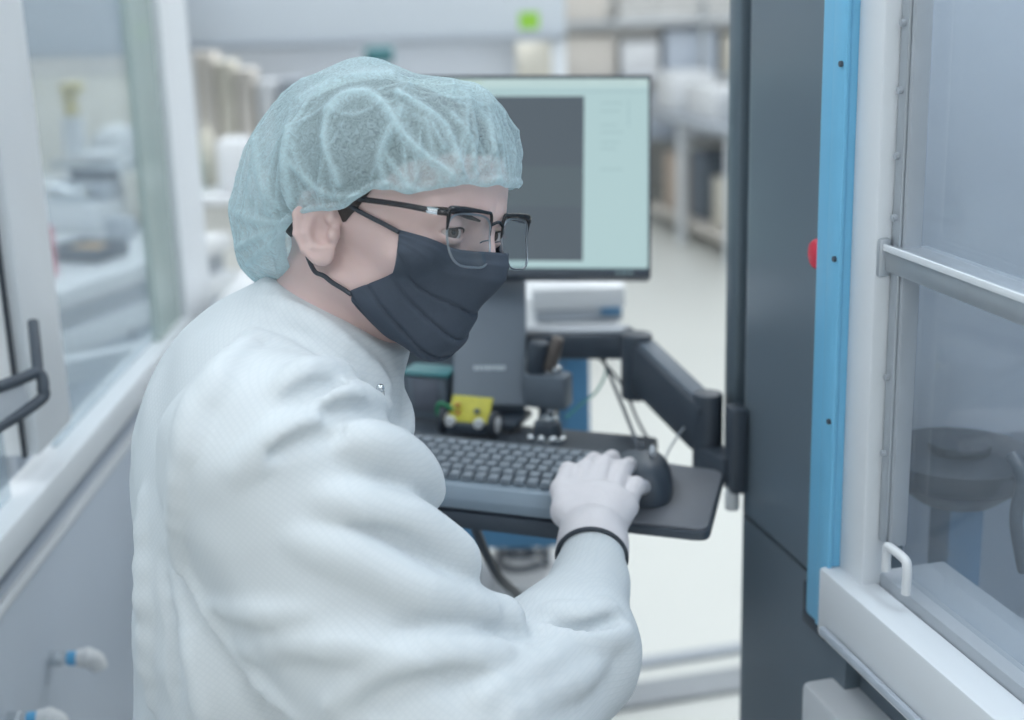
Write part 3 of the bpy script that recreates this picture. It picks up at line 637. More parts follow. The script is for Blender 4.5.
# right back: bench row along the machine direction with stacked boxes, wire rack behind
RO = np.array([0.80, 7.75, 0])
def rp(a, b, z): return RO-PD*a+ND*b+ZD*z
rb = thing('storage_bench', rp(0.6, 0.35, 0), 'low grey storage bench at the far right end of the aisle', 'bench')
MB().box(rp(0.6, 0.35, 0.66), (2.0, 0.66, 0.04), AX, 0.004).obj('worktop', m_grey, rb)
MB().box(rp(0.6, 0.38, 0.10), (2.0, 0.58, 0.03), AX, 0.004).obj('shelf', m_taupe, rb)
for a in (-0.37, 0.28, 0.93, 1.57):
    MB().box(rp(a, 0.06, 0.32), (0.04, 0.04, 0.64), AX, 0.003).obj('leg', m_white, rb)
    MB().box(rp(a, 0.64, 0.32), (0.04, 0.04, 0.64), AX, 0.003).obj('leg', m_white, rb)
MB().box(rp(0.6, 0.67, 0.38), (2.0, 0.02, 0.54), AX).obj('rear_panel', m_taupe, rb)
for (a, b, sz, z, mm, nm, lbl) in (
    (-0.05, 0.20, (0.28, 0.25, 0.20), 0.68, m_white2, 'white_carton', 'white carton on far storage bench right of the monitor'),
    (-0.26, 0.18, (0.10, 0.12, 0.14), 0.68, m_pink, 'pink_carton', 'pink carton on the far storage bench beside the monitor edge'),
    (0.45, 0.22, (0.40, 0.25, 0.16), 0.68, m_white2, 'flat_white_carton', 'flat white carton nearer along the far storage bench'),
    (0.95, 0.25, (0.34, 0.25, 0.22), 0.68, m_pgrey, 'grey_carton', 'pale grey carton on near end of the far storage bench'),
    (-0.15, 0.30, (0.30, 0.25, 0.30), 0.115, m_brown, 'brown_carton', 'brown carton under the far storage bench'),
    (0.20, 0.30, (0.22, 0.25, 0.36), 0.115, m_dark2, 'dark_crate', 'dark crate under the far storage bench'),
    (0.62, 0.30, (0.40, 0.25, 0.26), 0.115, m_beige, 'beige_carton', 'beige carton under the near half of the storage bench'),
    (1.15, 0.30, (0.40, 0.25, 0.34), 0.115, m_grey, 'grey_crate', 'mid grey crate under the near end of storage bench')):
    tag(MB().box(rp(a, b, z+sz[2]/2+0.001), sz, AX, 0.01).obj(nm, mm), lbl, 'crate' if 'crate' in nm else 'carton')
# wire rack behind with wrapped trays
wr = thing('wire_rack', (1.0, 8.6, 0), 'tall wire storage rack against the back wall at right', 'rack')
for x in (0.30, 1.15, 2.0):
    for y in (8.35, 8.85):
        mb = MB(); mb.cyl((x, y, 0), (x, y, 1.25), 0.016, n=12); mb.obj('upright', m_chrome, wr)
for z in (0.45, 0.80, 1.12): MB().bb((0.28, 8.33, z-0.012), (2.02, 8.87, z+0.012), 0.003).obj('shelf', m_alu, wr)
for (z, row) in ((0.462, (('brown', m_brown, 0.30, 0.22), ('grey', m_pgrey, 0.34, 0.26), ('white', m_white2, 0.24, 0.18), ('beige', m_beige, 0.32, 0.24))),
                 (0.812, (('taupe', m_taupe, 0.32, 0.24), ('white', m_white2, 0.22, 0.20), ('grey', m_pgrey, 0.30, 0.26), ('beige', m_beige, 0.36, 0.22))),
                 (1.132, (('taupe', m_taupe, 0.28, 0.18),))):
    x = 0.33; sh = {0.462: 'lowest', 0.812: 'middle', 1.132: 'upper'}[z]
    for (cn, mm, wdt, hh) in row:
        tag(MB().bb((x, 8.40, z+0.001), (x+wdt, 8.78, z+hh), 0.01).obj('rack_carton', mm), 'the only %s carton on the %s shelf of the far wire rack' % (cn, sh), 'carton', 'cartons on the far wire rack')
        x += wdt+0.035
for k, wn in enumerate(('lowest', 'second lowest', 'middle', 'second highest', 'topmost')):
    tag(MB().bb((0.66+0.02*(k % 2), 8.38, 1.133+k*0.036), (1.9-0.05*k, 8.8, 1.162+k*0.036), 0.006).obj('wrapped_tray', m_wrap), 'shiny white wrapped tray, %s of the stack on the wire rack' % wn, 'tray', 'stack of wrapped trays on the wire rack')

# ------------------------------------------------------------------ the seated person: signed-distance shapes, polygonised by surface nets
def n_(v): return v/np.linalg.norm(v)
HO = np.array([-0.094, 1.138, 1.298])                      # middle of the head between the eyes' height and the ears
def head_axes(y, p, r):
    f = np.array([math.sin(y), -math.cos(y), 0]); u = np.array([0, 0, 1.0]); l = np.cross(u, f)
    f2 = f*math.cos(p)-u*math.sin(p); u2 = u*math.cos(p)+f*math.sin(p)
    return f2, l*math.cos(r)+u2*math.sin(r), u2*math.cos(r)-l*math.sin(r)
HF, HL, HU = head_axes(math.radians(60), math.radians(3.3), math.radians(-12.6))
HSC = 0.965
HM = np.array([HF, HL, HU])
def h2w(q): return HO + (np.asarray(q)*HSC) @ HM
def w2h(P): return ((P-HO) @ HM.T)/HSC

def caps(P, a, b, ra, rb=None):
    a = np.asarray(a, float); b = np.asarray(b, float); rb = ra if rb is None else rb
    d = b-a; t = np.clip(((P-a) @ d)/np.dot(d, d), 0, 1)
    return np.linalg.norm(P-a-t[..., None]*d, axis=-1)-(ra+(rb-ra)*t)
def ell(P, c, r, ax=None):
    q = P-np.asarray(c, float)
    if ax is not None: q = q @ np.asarray(ax, float).T
    r = np.asarray(r, float); k0 = np.linalg.norm(q/r, axis=-1); k1 = np.linalg.norm(q/(r*r), axis=-1)+1e-9
    return k0*(k0-1)/k1
def smin(a, b, k):
    h = np.maximum(k-np.abs(a-b), 0)/k; return np.minimum(a, b)-h*h*k*0.25
def smax(a, b, k): return -smin(-a, -b, k)

EYE = np.array([0.0745, 0.0325, -0.001])
def face_sdf(Q, ears=True, hull=False):
    A = Q.copy(); A[..., 1] = np.abs(A[..., 1])
    lo_ = np.maximum(-A[..., 2]-0.010, 0); up_ = np.maximum(A[..., 2]-0.03, 0)
    A[..., 0] += 0.38*lo_*np.clip((A[..., 0]-0.02)/0.05, 0, 1)      # the chin lies a little back
    A[..., 2] += -0.27*lo_ + 0.12*up_
    d = ell(A, (-0.012, 0, 0.032), (0.098, 0.076, 0.088))
    d = smin(d, ell(A, (0.040, 0, 0.030), (0.053, 0.060, 0.062)), 0.03)
    d = smin(d, ell(A, (0.036, 0, -0.045), (0.052, 0.053, 0.074)), 0.03)
    d = smin(d, caps(A, (-0.008, 0.050, -0.062), (0.070, 0.010, -0.104), 0.016, 0.017), 0.025)
    d = smin(d, ell(A, (0.078, 0, -0.105), (0.017, 0.020, 0.016)), 0.015)
    d = smin(d, ell(A, (0.056, 0.044, -0.028), (0.024, 0.022, 0.017)), 0.018)
    d = smin(d, caps(A, (0.086, 0.010, 0.016), (0.070, 0.046, 0.014), 0.009, 0.007), 0.012)
    nose = caps(A, (0.084, 0, 0.006), (0.105, 0, -0.040), 0.0075, 0.0100)
    nose = smin(nose, ell(A, (0.098, 0.012, -0.044), (0.012, 0.008, 0.008)), 0.008)
    if hull:
        d = smin(d, caps(A, (0.082, 0, 0.0), (0.096, 0, -0.040), 0.008, 0.009), 0.04); d = smin(d, caps(A, (0.090, 0, -0.045), (0.080, 0, -0.105), 0.013, 0.013), 0.04)
        return d
    d = smax(d, -ell(A, (0.098, 0.033, -0.003), (0.0225, 0.0195, 0.0135)), 0.012)
    d = smin(d, nose, 0.010)
    # mouth: lips and the line between them
    d = smin(d, ell(A, (0.086, 0, -0.070), (0.008, 0.022, 0.006)), 0.008)
    d = smin(d, ell(A, (0.085, 0, -0.079), (0.008, 0.019, 0.006)), 0.008)
    d = smax(d, -ell(A, (0.096, 0, -0.0745), (0.008, 0.024, 0.0012)), 0.004)
    # eyelids: a shell round the eyeball with an almond slit
    lid = ell(A, EYE, (0.0138, 0.0138, 0.0138))
    slit = ell(A, (EYE[0]+0.012, EYE[1]+0.001, EYE[2]-0.0004), (0.0150, 0.0150, 0.0036))
    d = smin(d, smax(lid, -slit, 0.002), 0.006)
    d = smax(d, -slit, 0.002)
    if ears:
        # local frame of the ear: e along the face, v up, w outwards (the rear edge stands off the skull)
        e = n_(np.array([0.93, -0.36, 0.06])); v = n_(np.array([-0.20, 0.10, 0.97])); v = n_(v-e*np.dot(v, e)); wv = np.cross(v, e); wv = wv if wv[1] > 0 else -wv
        c = np.array([-0.016, 0.0785, -0.014]); ax = np.array([e, v, wv])
        L = (A-c) @ ax.T
        ear = ell(L, (0, 0.002, 0), (0.0175, 0.030, 0.0048))
        ear = smin(ear, ell(L, (0.004, -0.026, 0.0005), (0.009, 0.010, 0.0045)), 0.008)
        ear = smax(ear, -ell(L, (0.003, -0.002, 0.006), (0.0100, 0.0150, 0.0074)), 0.004)
        hel = None
        pts = [(0.010, 0.010), (0.011, 0.024), (0.002, 0.0315), (-0.011, 0.027), (-0.0175, 0.012), (-0.0165, -0.006), (-0.010, -0.021), (0.0, -0.031)]
        for p, q in zip(pts[:-1], pts[1:]):
            s_ = caps(L, (p[0], p[1], 0.003), (q[0], q[1], 0.003), 0.0034, 0.0032); hel = s_ if hel is None else smin(hel, s_, 0.003)
        ear = smin(ear, hel, 0.004)
        ah = None
        pts = [(0.002, 0.019), (-0.0075, 0.012), (-0.0085, -0.004), (-0.003, -0.017), (0.006, -0.017)]
        for p, q in zip(pts[:-1], pts[1:]):
            s_ = caps(L, (p[0], p[1], 0.003), (q[0], q[1], 0.003), 0.0028, 0.0026); ah = s_ if ah is None else smin(ah, s_, 0.003)
        ear = smin(ear, ah, 0.004)
        ear = smin(ear, ell(L, (0.0125, -0.004, 0.003), (0.004, 0.006, 0.0045)), 0.004)
        d = smin(d, ear, 0.006)
    return d
def head_sdf(P): return face_sdf(w2h(P))*HSC

def surface_nets(xs, ys, zs, V):
    nx, ny, nz = V.shape; s = V < 0
    c = np.zeros((nx-1, ny-1, nz-1), np.int8)
    for i in (0, 1):
        for j in (0, 1):
            for k in (0, 1): c += s[i:nx-1+i, j:ny-1+j, k:nz-1+k]
    act = (c > 0) & (c < 8); idx = np.argwhere(act); lut = -np.ones(act.shape, np.int64); lut[act] = np.arange(len(idx))
    I, J, K = idx.T; acc = np.zeros((len(idx), 3)); cnt = np.zeros(len(idx))
    cor = [(i, j, k) for i in (0, 1) for j in (0, 1) for k in (0, 1)]
    for a in cor:
        for b in cor:
            if sum(abs(x-y) for x, y in zip(a, b)) == 1 and a < b:
                va = V[I+a[0], J+a[1], K+a[2]]; vb = V[I+b[0], J+b[1], K+b[2]]; m = (va < 0) != (vb < 0)
                t = np.where(m, va/np.where(m, va-vb, 1), 0)
                pa = np.stack([xs[I+a[0]], ys[J+a[1]], zs[K+a[2]]], 1); pb = np.stack([xs[I+b[0]], ys[J+b[1]], zs[K+b[2]]], 1)
                acc += np.where(m[:, None], pa+(pb-pa)*t[:, None], 0); cnt += m
    verts = acc/cnt[:, None]; quads = []
    for axis in range(3):
        sl0 = [slice(1, -1)]*3; sl0[axis] = slice(0, -1); sl1 = list(sl0); sl1[axis] = slice(1, None)
        a = s[tuple(sl0)]; b = s[tuple(sl1)]; e = np.argwhere(a != b)
        off = np.array([1, 1, 1]); off[axis] = 0; e = e+off
        fl = s[tuple(e.T)]
        o1, o2 = [(1, 2), (2, 0), (0, 1)][axis]
        q = []
        for (d1, d2) in ((0, 0), (-1, 0), (-1, -1), (0, -1)):
            g = e.copy(); g[:, o1] += d1; g[:, o2] += d2; q.append(lut[tuple(g.T)])
        q = np.stack(q, 1); q[~fl] = q[~fl][:, ::-1]; quads.append(q)
    return verts, np.concatenate(quads)

def relax(v, q, it=1, lam=0.5):
    e = np.concatenate([q[:, [0, 1]], q[:, [1, 2]], q[:, [2, 3]], q[:, [3, 0]]])
    for _ in range(it):
        s_ = np.zeros_like(v); c_ = np.zeros(len(v)); np.add.at(s_, e[:, 0], v[e[:, 1]]); np.add.at(c_, e[:, 0], 1)
        np.add.at(s_, e[:, 1], v[e[:, 0]]); np.add.at(c_, e[:, 1], 1); v = v+lam*(s_/c_[:, None]-v)
    return v
def project(v, f, it=2, h=0.0006):
    for _ in range(it):
        d = f(v); g = np.stack([(f(v+np.eye(3)[i]*h)-f(v-np.eye(3)[i]*h))/(2*h) for i in range(3)], 1)
        v = v-np.clip(d, -0.003, 0.003)[:, None]*g/np.maximum((g*g).sum(1), 0.25)[:, None]
    return v
def mesh_from(name, v, q, m, parent, smooth=True):
    me = bpy.data.meshes.new(name); me.from_pydata(v.tolist(), [], q.tolist()); me.update()
    return link(name, me, m, parent, smooth)
def grid_axis(lo, hi, coarse, fines):
    """non-uniform axis: coarse step, fine step inside the given ranges"""
    x = lo; out = [lo]
    while x < hi:
        st = coarse
        for (a, b, s_) in fines:
            if a-1e-9 <= x < b: st = min(st, s_)
        x += st; out.append(x)
    return np.array(out)
def sample(xs, ys, zs, f, V=None, lo=None, hi=None):
    """fill V with f on the sub-block lo..hi"""
    ii = slice(*np.searchsorted(xs, (lo[0], hi[0]))); jj = slice(*np.searchsorted(ys, (lo[1], hi[1]))); kk = slice(*np.searchsorted(zs, (lo[2], hi[2])))
    G = np.stack(np.meshgrid(xs[ii], ys[jj], zs[kk], indexing='ij'), -1)
    sh = G.shape[:3]; F = np.empty(sh, np.float32)
    for a in range(sh[0]): F[a] = f(G[a].reshape(-1, 3), V[ii, jj, kk][a].reshape(-1)).reshape(sh[1:])
    V[ii, jj, kk] = F

# joints (world)
SH = at(268, 462, 1.05); EL = at(450, 765, 1.06); WR = at(592, 552, 1.285)
SHL = at(300, 385, 1.40); NB = at(322, 352, 1.185); PEL = np.array([-0.235, 1.10, 0.68])
NECK_T = h2w((-0.030, 0, -0.045)); NAX = n_(NECK_T-NB)
MCP = [at(579, 498, 1.352), at(596, 494, 1.358), at(612, 497, 1.358), at(626, 507, 1.350)]
PIP = [at(586, 470, 1.395), at(604, 466, 1.402), at(622, 470, 1.398), at(636, 486, 1.382)]
TIP = [at(594, 460, 1.440), at(612, 458, 1.446), at(629, 465, 1.438), at(643, 487, 1.412)]
F1 = at(568, 652, 1.17); F2 = at(590, 585, 1.25); FD = n_(WR-F2)
FR = [0.0086, 0.0088, 0.0085, 0.0076]
def hand_sdf(P, o=0.0):
    d = None
    for i in range(4):
        s_ = caps(P, WR+(MCP[i]-WR)*0.12, MCP[i], 0.0145, 0.0110); d = s_ if d is None else smin(d, s_, 0.016)
    th = smin(caps(P, WR+(MCP[0]-WR)*0.25, at(566, 512, 1.335), 0.014, 0.0115), caps(P, at(566, 512, 1.335), at(562, 490, 1.365), 0.0115, 0.0095), 0.01)
    th = smin(th, caps(P, at(562, 490, 1.365), at(568, 470, 1.395), 0.0095, 0.0075), 0.006)
    d = smin(d, th, 0.012)
    d = smin(d, caps(P, WR-FD*0.05, WR, 0.0255, 0.0260), 0.03)
    for i in range(4):
        fgr = smin(caps(P, MCP[i], PIP[i], FR[i]*1.08, FR[i]), caps(P, PIP[i], TIP[i], FR[i], FR[i]*0.86), 0.005)
        d = smin(d, fgr, 0.005)
    return d-o

LEG = np.array([1.0, 0.0, 0])
def lower_sdf(P, d, o=0.0):
    side = np.array([LEG[1], -LEG[0], 0])
    for s_ in (-1, 1):
        hip = PEL+side*0.09*s_-ZD*0.02; kn_ = hip+LEG*0.38-ZD*0.06; an_ = kn_-ZD*0.50-LEG*0.12
        d = smin(d, caps(P, hip, kn_, 0.080+o, 0.058+o), 0.05)
        if True:
            d = smin(d, caps(P, kn_, an_, 0.055+o, 0.040+o), 0.03)
            d = smin(d, caps(P, an_-ZD*0.035, np.array([an_[0]+LEG[0]*0.15, an_[1]+LEG[1]*0.15, an_[2]-0.045]), 0.036+o*0.6, 0.030+o*0.6), 0.03)
    return d
SAX = n_((SHL-SH)*np.array([1, 1, 0.3])); FAX = n_(np.cross(SAX, ZD)); UAX = np.cross(FAX, SAX)
FAX = FAX if FAX[0] > 0 else -FAX
def body_sdf(P, prev):
    c = (SH+SHL)/2
    d = ell(P, c-ZD*0.10, (0.085, 0.135, 0.17), np.array([FAX, SAX, UAX]))
    d = smin(d, caps(P, c-ZD*0.2, PEL, 0.10, 0.11), 0.08)
    d = smin(d, caps(P, SH+(SHL-SH)*0.12, SHL, 0.045), 0.06)
    d = smin(d, caps(P, SH, EL, 0.050, 0.038), 0.04); d = smin(d, caps(P, EL, F1, 0.038, 0.032), 0.02); d = smin(d, caps(P, F1, F2, 0.032, 0.024), 0.02); d = smin(d, caps(P, F2, WR, 0.024, 0.022), 0.02)
    ELL = SHL+np.array([0.07, -0.04, -0.25]); WRL = ELL+np.array([0.14, 0.00, -0.13])
    d = smin(d, caps(P, SHL, ELL, 0.048, 0.036), 0.04); d = smin(d, caps(P, ELL, WRL, 0.036, 0.026), 0.02)
    d = smin(d, caps(P, WRL, WRL+n_(WRL-ELL)*0.16, 0.032, 0.018), 0.03)
    d = smin(d, caps(P, NB, NECK_T, 0.060, 0.054), 0.03)
    return lower_sdf(P, d)
_e1, _e2 = h2w((-0.016, -0.082, -0.012)), h2w((0.084, -0.032, 0.0))
fineX = [(-0.245, 0.035, 0.0028), (0.03, 0.14, 0.005)]; fineY = [(1.0, 1.28, 0.0028), (1.28, 1.44, 0.005)]; fineZ = [(0.95, 1.05, 0.005), (1.165, 1.425, 0.0028)]
for _e, _h in ((_e1, (0.027, 0.027, 0.034)), (_e2, (0.018, 0.018, 0.013))):
    for fr_, k_ in ((fineX, 0), (fineY, 1), (fineZ, 2)): fr_.append((_e[k_]-_h[k_], _e[k_]+_h[k_], 0.0017))
xs = grid_axis(-0.45, 0.30, 0.014, fineX); ys = grid_axis(0.82, 1.85, 0.014, fineY); zs = grid_axis(-0.01, 1.45, 0.014, fineZ)
V = np.full((len(xs), len(ys), len(zs)), 0.5, np.float32)
sample(xs, ys, zs, body_sdf, V, (-9, -9, -9), (9, 9, 9))
sample(xs, ys, zs, lambda P, p: smin(p, head_sdf(P), 0.018), V, (-0.27, 0.99, 1.10), (0.06, 1.32, 9))
sample(xs, ys, zs, lambda P, p: smin(p, hand_sdf(P, -0.002), 0.006), V, (-0.02, 1.10, 0.90), (0.16, 1.50, 1.08))
v, q = surface_nets(xs, ys, zs, V)
def full(P):
    return smin(body_sdf(P, None), head_sdf(P), 0.018)
hm = np.linalg.norm(v-HO, axis=1) < 0.19
v = relax(v, q, 1, 0.35)
vh = project(v[hm], full, 2); v[hm] = vh

def skin_material():
    m = mat('skin', (214, 188, 184), 0.5, noise=0.05, nscale=60, bump=0.12, bscale=900)
    b = m.node_tree.nodes['Principled BSDF']; b.inputs['Subsurface Weight'].default_value = 0.12
    b.inputs['Subsurface Radius'].default_value = (0.010, 0.004, 0.002); b.inputs['Subsurface Scale'].default_value = 0.6
    return m
m_skin = skin_material()
m_hair = mat('dark_brown_hair', (52, 46, 44), 0.55, noise=0.3, nscale=300, bump=0.4, bscale=600)
person = mesh_from('person', v, q, m_skin, None)
tag(person, 'seated person in white coverall, blue hair net, black mask and glasses at the keyboard', 'person')

# eyes looking at the camera side
eye_m = [mat('eye_white', (214, 206, 204), 0.15), mat('iris', (100, 90, 84), 0.1), mat('pupil', (14, 14, 16), 0.08)]
for s_ in (-1, 1):
    c = h2w((EYE[0], EYE[1]*s_, EYE[2])); gz = n_(0.75*n_(CP+np.array([0.35, 0, -0.1])-c)+0.25*HF)
    t = bmesh.new(); bmesh.ops.create_uvsphere(t, u_segments=40, v_segments=40, radius=0.0115*HSC)
    qd = Vector(gz).to_track_quat('Z', 'Y').to_matrix().to_4x4(); qd.translation = Vector(c)
    for f in t.faces:
        a = math.acos(max(-1, min(1, f.calc_center_median().normalized().z))); f.material_index = 2 if a < 0.18 else (1 if a < 0.47 else 0); f.smooth = True
    bmesh.ops.transform(t, matrix=qd, verts=t.verts); me = bpy.data.meshes.new('eye'); t.to_mesh(me); t.free()
    for mm in eye_m: me.materials.append(mm)
    o = link('eye', me, None, person)
    pts = []
    for t_ in np.linspace(-1, 1, 9):      # lashes along the upper lid
        az = t_*0.95+0.08; elv = 0.285*(1-t_*t_)+0.02
        pts.append(h2w((EYE[0]+0.0136*math.cos(az)*math.cos(elv), (EYE[1]+0.0136*math.sin(az)*math.cos(elv))*s_, EYE[2]+0.0136*math.sin(elv))))
    MB().tube(pts, [0.0003, 0.0007, 0.0008, 0.0007, 0.0003], n=6, smooth=3).obj('eyelash', m_hair, person)

def trace(f, o, dirs, r0=0.22, it=60):
    t = np.full(len(dirs), r0)
    for _ in range(it): t = t-np.clip(f(o+dirs*t[:, None]), -0.02, 0.02)*0.85
    return t
def sph_dir(a, el): return np.stack([np.cos(a)*np.cos(el), np.sin(a)*np.cos(el), np.sin(el)], -1)
def grid_quads(nu, nv, wrap):
    i = np.arange(nu if wrap else nu-1)[:, None]; j = np.arange(nv-1)[None, :]
    a = i*nv+j; b = ((i+1) % nu)*nv+j
    return np.stack([a, b, b+1, a+1], -1).reshape(-1, 4)
def smooth_noise(n, k, seed):
    """periodic noise over n samples with k harmonics"""
    g = np.random.default_rng(seed); t = np.arange(n)/n*2*np.pi; o = np.zeros(n)
    for j in range(1, k+1): o += g.normal()/j**0.6*np.cos(j*t+g.uniform(0, 6.28))
    return o/np.abs(o).max()
CC = np.array([-0.010, 0, 0.030])
face_noear = lambda Q: face_sdf(Q, ears=False)
# hair: a thin shell over the skull, with sideburn and nape
NU, NV = 200, 60
A_ = np.linspace(0, 2*np.pi, NU, endpoint=False)
deg = np.degrees((A_+np.pi) % (2*np.pi)-np.pi)
hl = np.interp(np.abs(deg), [0, 30, 50, 62, 70, 80, 92, 104, 112, 122, 140, 180], [0.060, 0.058, 0.045, 0.026, 0.006, -0.014, -0.014, 0.012, 0.010, -0.030, -0.060, -0.070])
hl = hl+0.002*smooth_noise(NU, 60, 3)
el0 = np.arctan2(hl-CC[2], 0.088)
T_ = np.linspace(0, 1, NV)
EL_ = el0[:, None]+(np.pi/2-el0[:, None])*T_[None, :]
D_ = sph_dir(np.repeat(A_[:, None], NV, 1), EL_).reshape(-1, 3)
rs = trace(face_noear, CC, D_)
hair_off = (0.0045*np.minimum(1, T_*8+0.25)[None, :]*(1+0.25*smooth_noise(NU, 90, 5)[:, None])).repeat(1, 0).reshape(-1)
Pm = CC+D_*(rs+hair_off)[:, None]
hair = mesh_from('hair', h2w(Pm), grid_quads(NU, NV, True), m_hair, person)
# eyebrows
for s_ in (-1, 1):
    pts = []
    for t in np.linspace(0, 1, 9):
        a = math.radians(10+34*t)*s_; c0 = np.array([0.0, 0, 0.0]); u_ = 0.0095+0.0055*math.sin(t*2.2)
        dd = sph_dir(np.array([a]), np.array([math.atan2(u_, 0.088)])); r_ = trace(face_noear, c0, dd)[0]; pts.append(h2w(dd[0]*(r_+0.0002)))
    MB().tube(pts, [0.0010, 0.0021, 0.0023, 0.0020, 0.0013, 0.0006], n=8, smooth=2).obj('eyebrow', m_hair, person)

# hair net
NU, NV = 420, 150
A_ = np.linspace(0, 2*np.pi, NU, endpoint=False); deg = np.degrees((A_+np.pi) % (2*np.pi)-np.pi)
T_ = np.linspace(0, 1, NV)**1.15
rim = np.interp(deg, [-180, -160, -140, -122, -108, -95, -80, -62, -45, -25, 0, 30, 60, 90, 120, 150, 180],
                     [-0.100, -0.094, -0.070, -0.028, -0.002, 0.004, 0.006, 0.026, 0.026, 0.034, 0.038, 0.038, 0.034, 0.01, -0.02, -0.08, -0.100])
rim = rim+0.0022*smooth_noise(NU, 40, 11)
el0 = np.arctan2(rim-CC[2], 0.092)
EL_ = el0[:, None]+(np.pi/2-el0[:, None])*T_[None, :]
AA = np.repeat(A_[:, None], NV, 1)
D_ = sph_dir(AA, EL_)
rs = trace(lambda Q: ell(Q, (-0.010, 0, 0.030), (0.097, 0.079, 0.080)), CC, D_.reshape(-1, 3)).reshape(NU, NV)
rs = np.maximum(rs, trace(face_noear, CC, D_.reshape(-1, 3)).reshape(NU, NV)+0.003)
back = (0.5-0.5*np.cos(AA))
gath = np.sin(np.pi*np.clip(T_*0.95+0.02, 0, 1))[None, :]**0.75
puff = 0.005+gath*(0.009+0.007*back)+0.010*np.exp(-((T_[None, :]-0.22)/0.2)**2)*back**2
front = np.clip(np.cos(AA), 0, 1)
puff += 0.010*front*np.exp(-((T_[None, :]-0.40)/0.25)**2)
# soft lumps + ridged gathers
g = np.random.default_rng(21); fold = np.zeros((NU, NV)); dens = np.zeros((NU, NV))
lump = np.zeros((NU, NV))
for _ in range(26):
    a0 = g.uniform(0, 2*np.pi); t0 = g.uniform(0.1, 0.9); sa = g.uniform(0.15, 0.45); st = g.uniform(0.08, 0.25)
    da = (AA-a0+np.pi) % (2*np.pi)-np.pi
    lump += g.normal()*np.exp(-(da*np.cos(EL_)/sa)**2-((T_[None, :]-t0)/st)**2)
puff += 0.0032*lump
for _ in range(120):
    a0 = g.uniform(0, 2*np.pi); ln = g.uniform(0.18, 0.75); wd = g.uniform(0.008, 0.030); sl = g.normal()*0.5; ts = max(0, g.normal()*0.12); cv = g.normal()*0.6
    da = (AA-a0-sl*T_[None, :]-cv*T_[None, :]**2+np.pi) % (2*np.pi)-np.pi
    env = np.clip((T_[None, :]-ts)/0.05, 0, 1)*np.clip((ts+ln-T_[None, :])/(ln*0.6), 0, 1)
    wdt = wd*(1+1.5*T_[None, :]); am = g.uniform(0.4, 1.0)
    rdg = np.exp(-np.abs(da)*np.cos(EL_)/wdt)*env*am
    fold += rdg; dens = np.maximum(dens, np.exp(-(da*np.cos(EL_)/(wdt*0.55))**2)*env*am)
for _ in range(16):       # creases running across the crown
    a0, b0 = g.uniform(0, 2*np.pi, 2); t0 = g.uniform(0.25, 0.7); sl = g.normal()*0.22
    da = (AA-a0+np.pi) % (2*np.pi)-np.pi
    env = np.clip(1-np.abs(da)/g.uniform(0.3, 0.8), 0, 1)**0.6; dt = T_[None, :]-t0-sl*da-0.15*da**2
    rdg = np.exp(-np.abs(dt)/0.018)*env; fold += 0.7*rdg; dens = np.maximum(dens, np.exp(-(dt/0.010)**2)*env*0.8)
puff += 0.0034*np.minimum(fold, 2.0)*(np.minimum(1, T_*12+0.3)*np.clip((0.92-T_)/0.3, 0, 1))[None, :]
dens *= np.clip((0.95-T_)/0.3, 0, 1)[None, :]*0.75
puff += np.where(T_ < 0.05, 0.004*np.sin(np.pi*T_/0.05), 0)[None, :]*(0.6+0.8*smooth_noise(NU, 70, 8)[:, None])
Pn = CC+D_*(rs+puff)[..., None]
sag = 0.030*back**2*np.exp(-((T_[None, :]-0.15)/0.22)**2)
Pn[..., 2] -= sag; Pn[..., 0] -= 0.010*back**3*np.exp(-((T_[None, :]-0.15)/0.25)**2)
# larger folds of the bunched fabric, drawn across the near side
def seg_dist(X, Y, pts):
    d = np.full(X.shape, 1e9)
    for (x0, y0), (x1, y1) in zip(pts[:-1], pts[1:]):
        t = np.clip(((X-x0)*(x1-x0)+(Y-y0)*(y1-y0))/((x1-x0)**2+(y1-y0)**2), 0, 1); d = np.minimum(d, np.hypot(X-x0-t*(x1-x0), Y-y0-t*(y1-y0)))
    return d
Wn = h2w(Pn.reshape(-1, 3)).reshape(NU, NV, 3); Wv = Wn-CP; Wd = Wv @ FW
PXn = 512+FPX*(Wv @ XC)/Wd; PYn = 360-FPX*(Wv @ YC)/Wd
near_side = np.clip((np.sin(-AA+0.55)+0.15)*4, 0, 1)
big = np.zeros((NU, NV)); cen = h2w(CC)
for (pp, wd_px, am) in (([(328, 112), (345, 97), (368, 95), (386, 110), (400, 133), (422, 155), (451, 176)], 5.5, 1.0), ([(397, 93), (437, 119), (451, 140), (462, 176)], 4.0, 0.9),
    ([(451, 115), (469, 137), (474, 173)], 3.5, 0.8), ([(382, 151), (408, 187), (417, 193)], 4.0, 0.8), ([(292, 165), (325, 194), (357, 196)], 4.0, 0.7), ([(289, 130), (285, 158), (292, 202)], 4.0, 0.8),
    ([(256, 140), (260, 176), (270, 212)], 4.5, 0.8), ([(328, 111), (325, 144), (339, 184)], 4.0, 0.8), ([(487, 122), (494, 151), (498, 180)], 3.5, 0.8), ([(232, 209), (256, 221), (288, 223)], 4.0, 0.8),
    ([(238, 275), (263, 252), (292, 228)], 4.5, 1.0), ([(236, 250), (260, 236), (285, 225)], 4.0, 0.9), ([(300, 100), (340, 80), (390, 74)], 5, 0.6), ([(400, 110), (388, 135), (380, 160), (385, 185)], 5, 0.8), ([(425, 120), (432, 150), (440, 180)], 3.5, 0.7)):
    pp = [tuple(p) for p in spline(np.array(pp, float), 4)]
    d_ = seg_dist(PXn, PYn, pp); big = np.maximum(big, am*np.exp(-np.abs(d_)/(wd_px*1.2))*near_side); dens = np.maximum(dens, am*np.exp(-(d_/wd_px)**2)*near_side)
Pn = Pn+D_*(0.0048*big)[..., None]
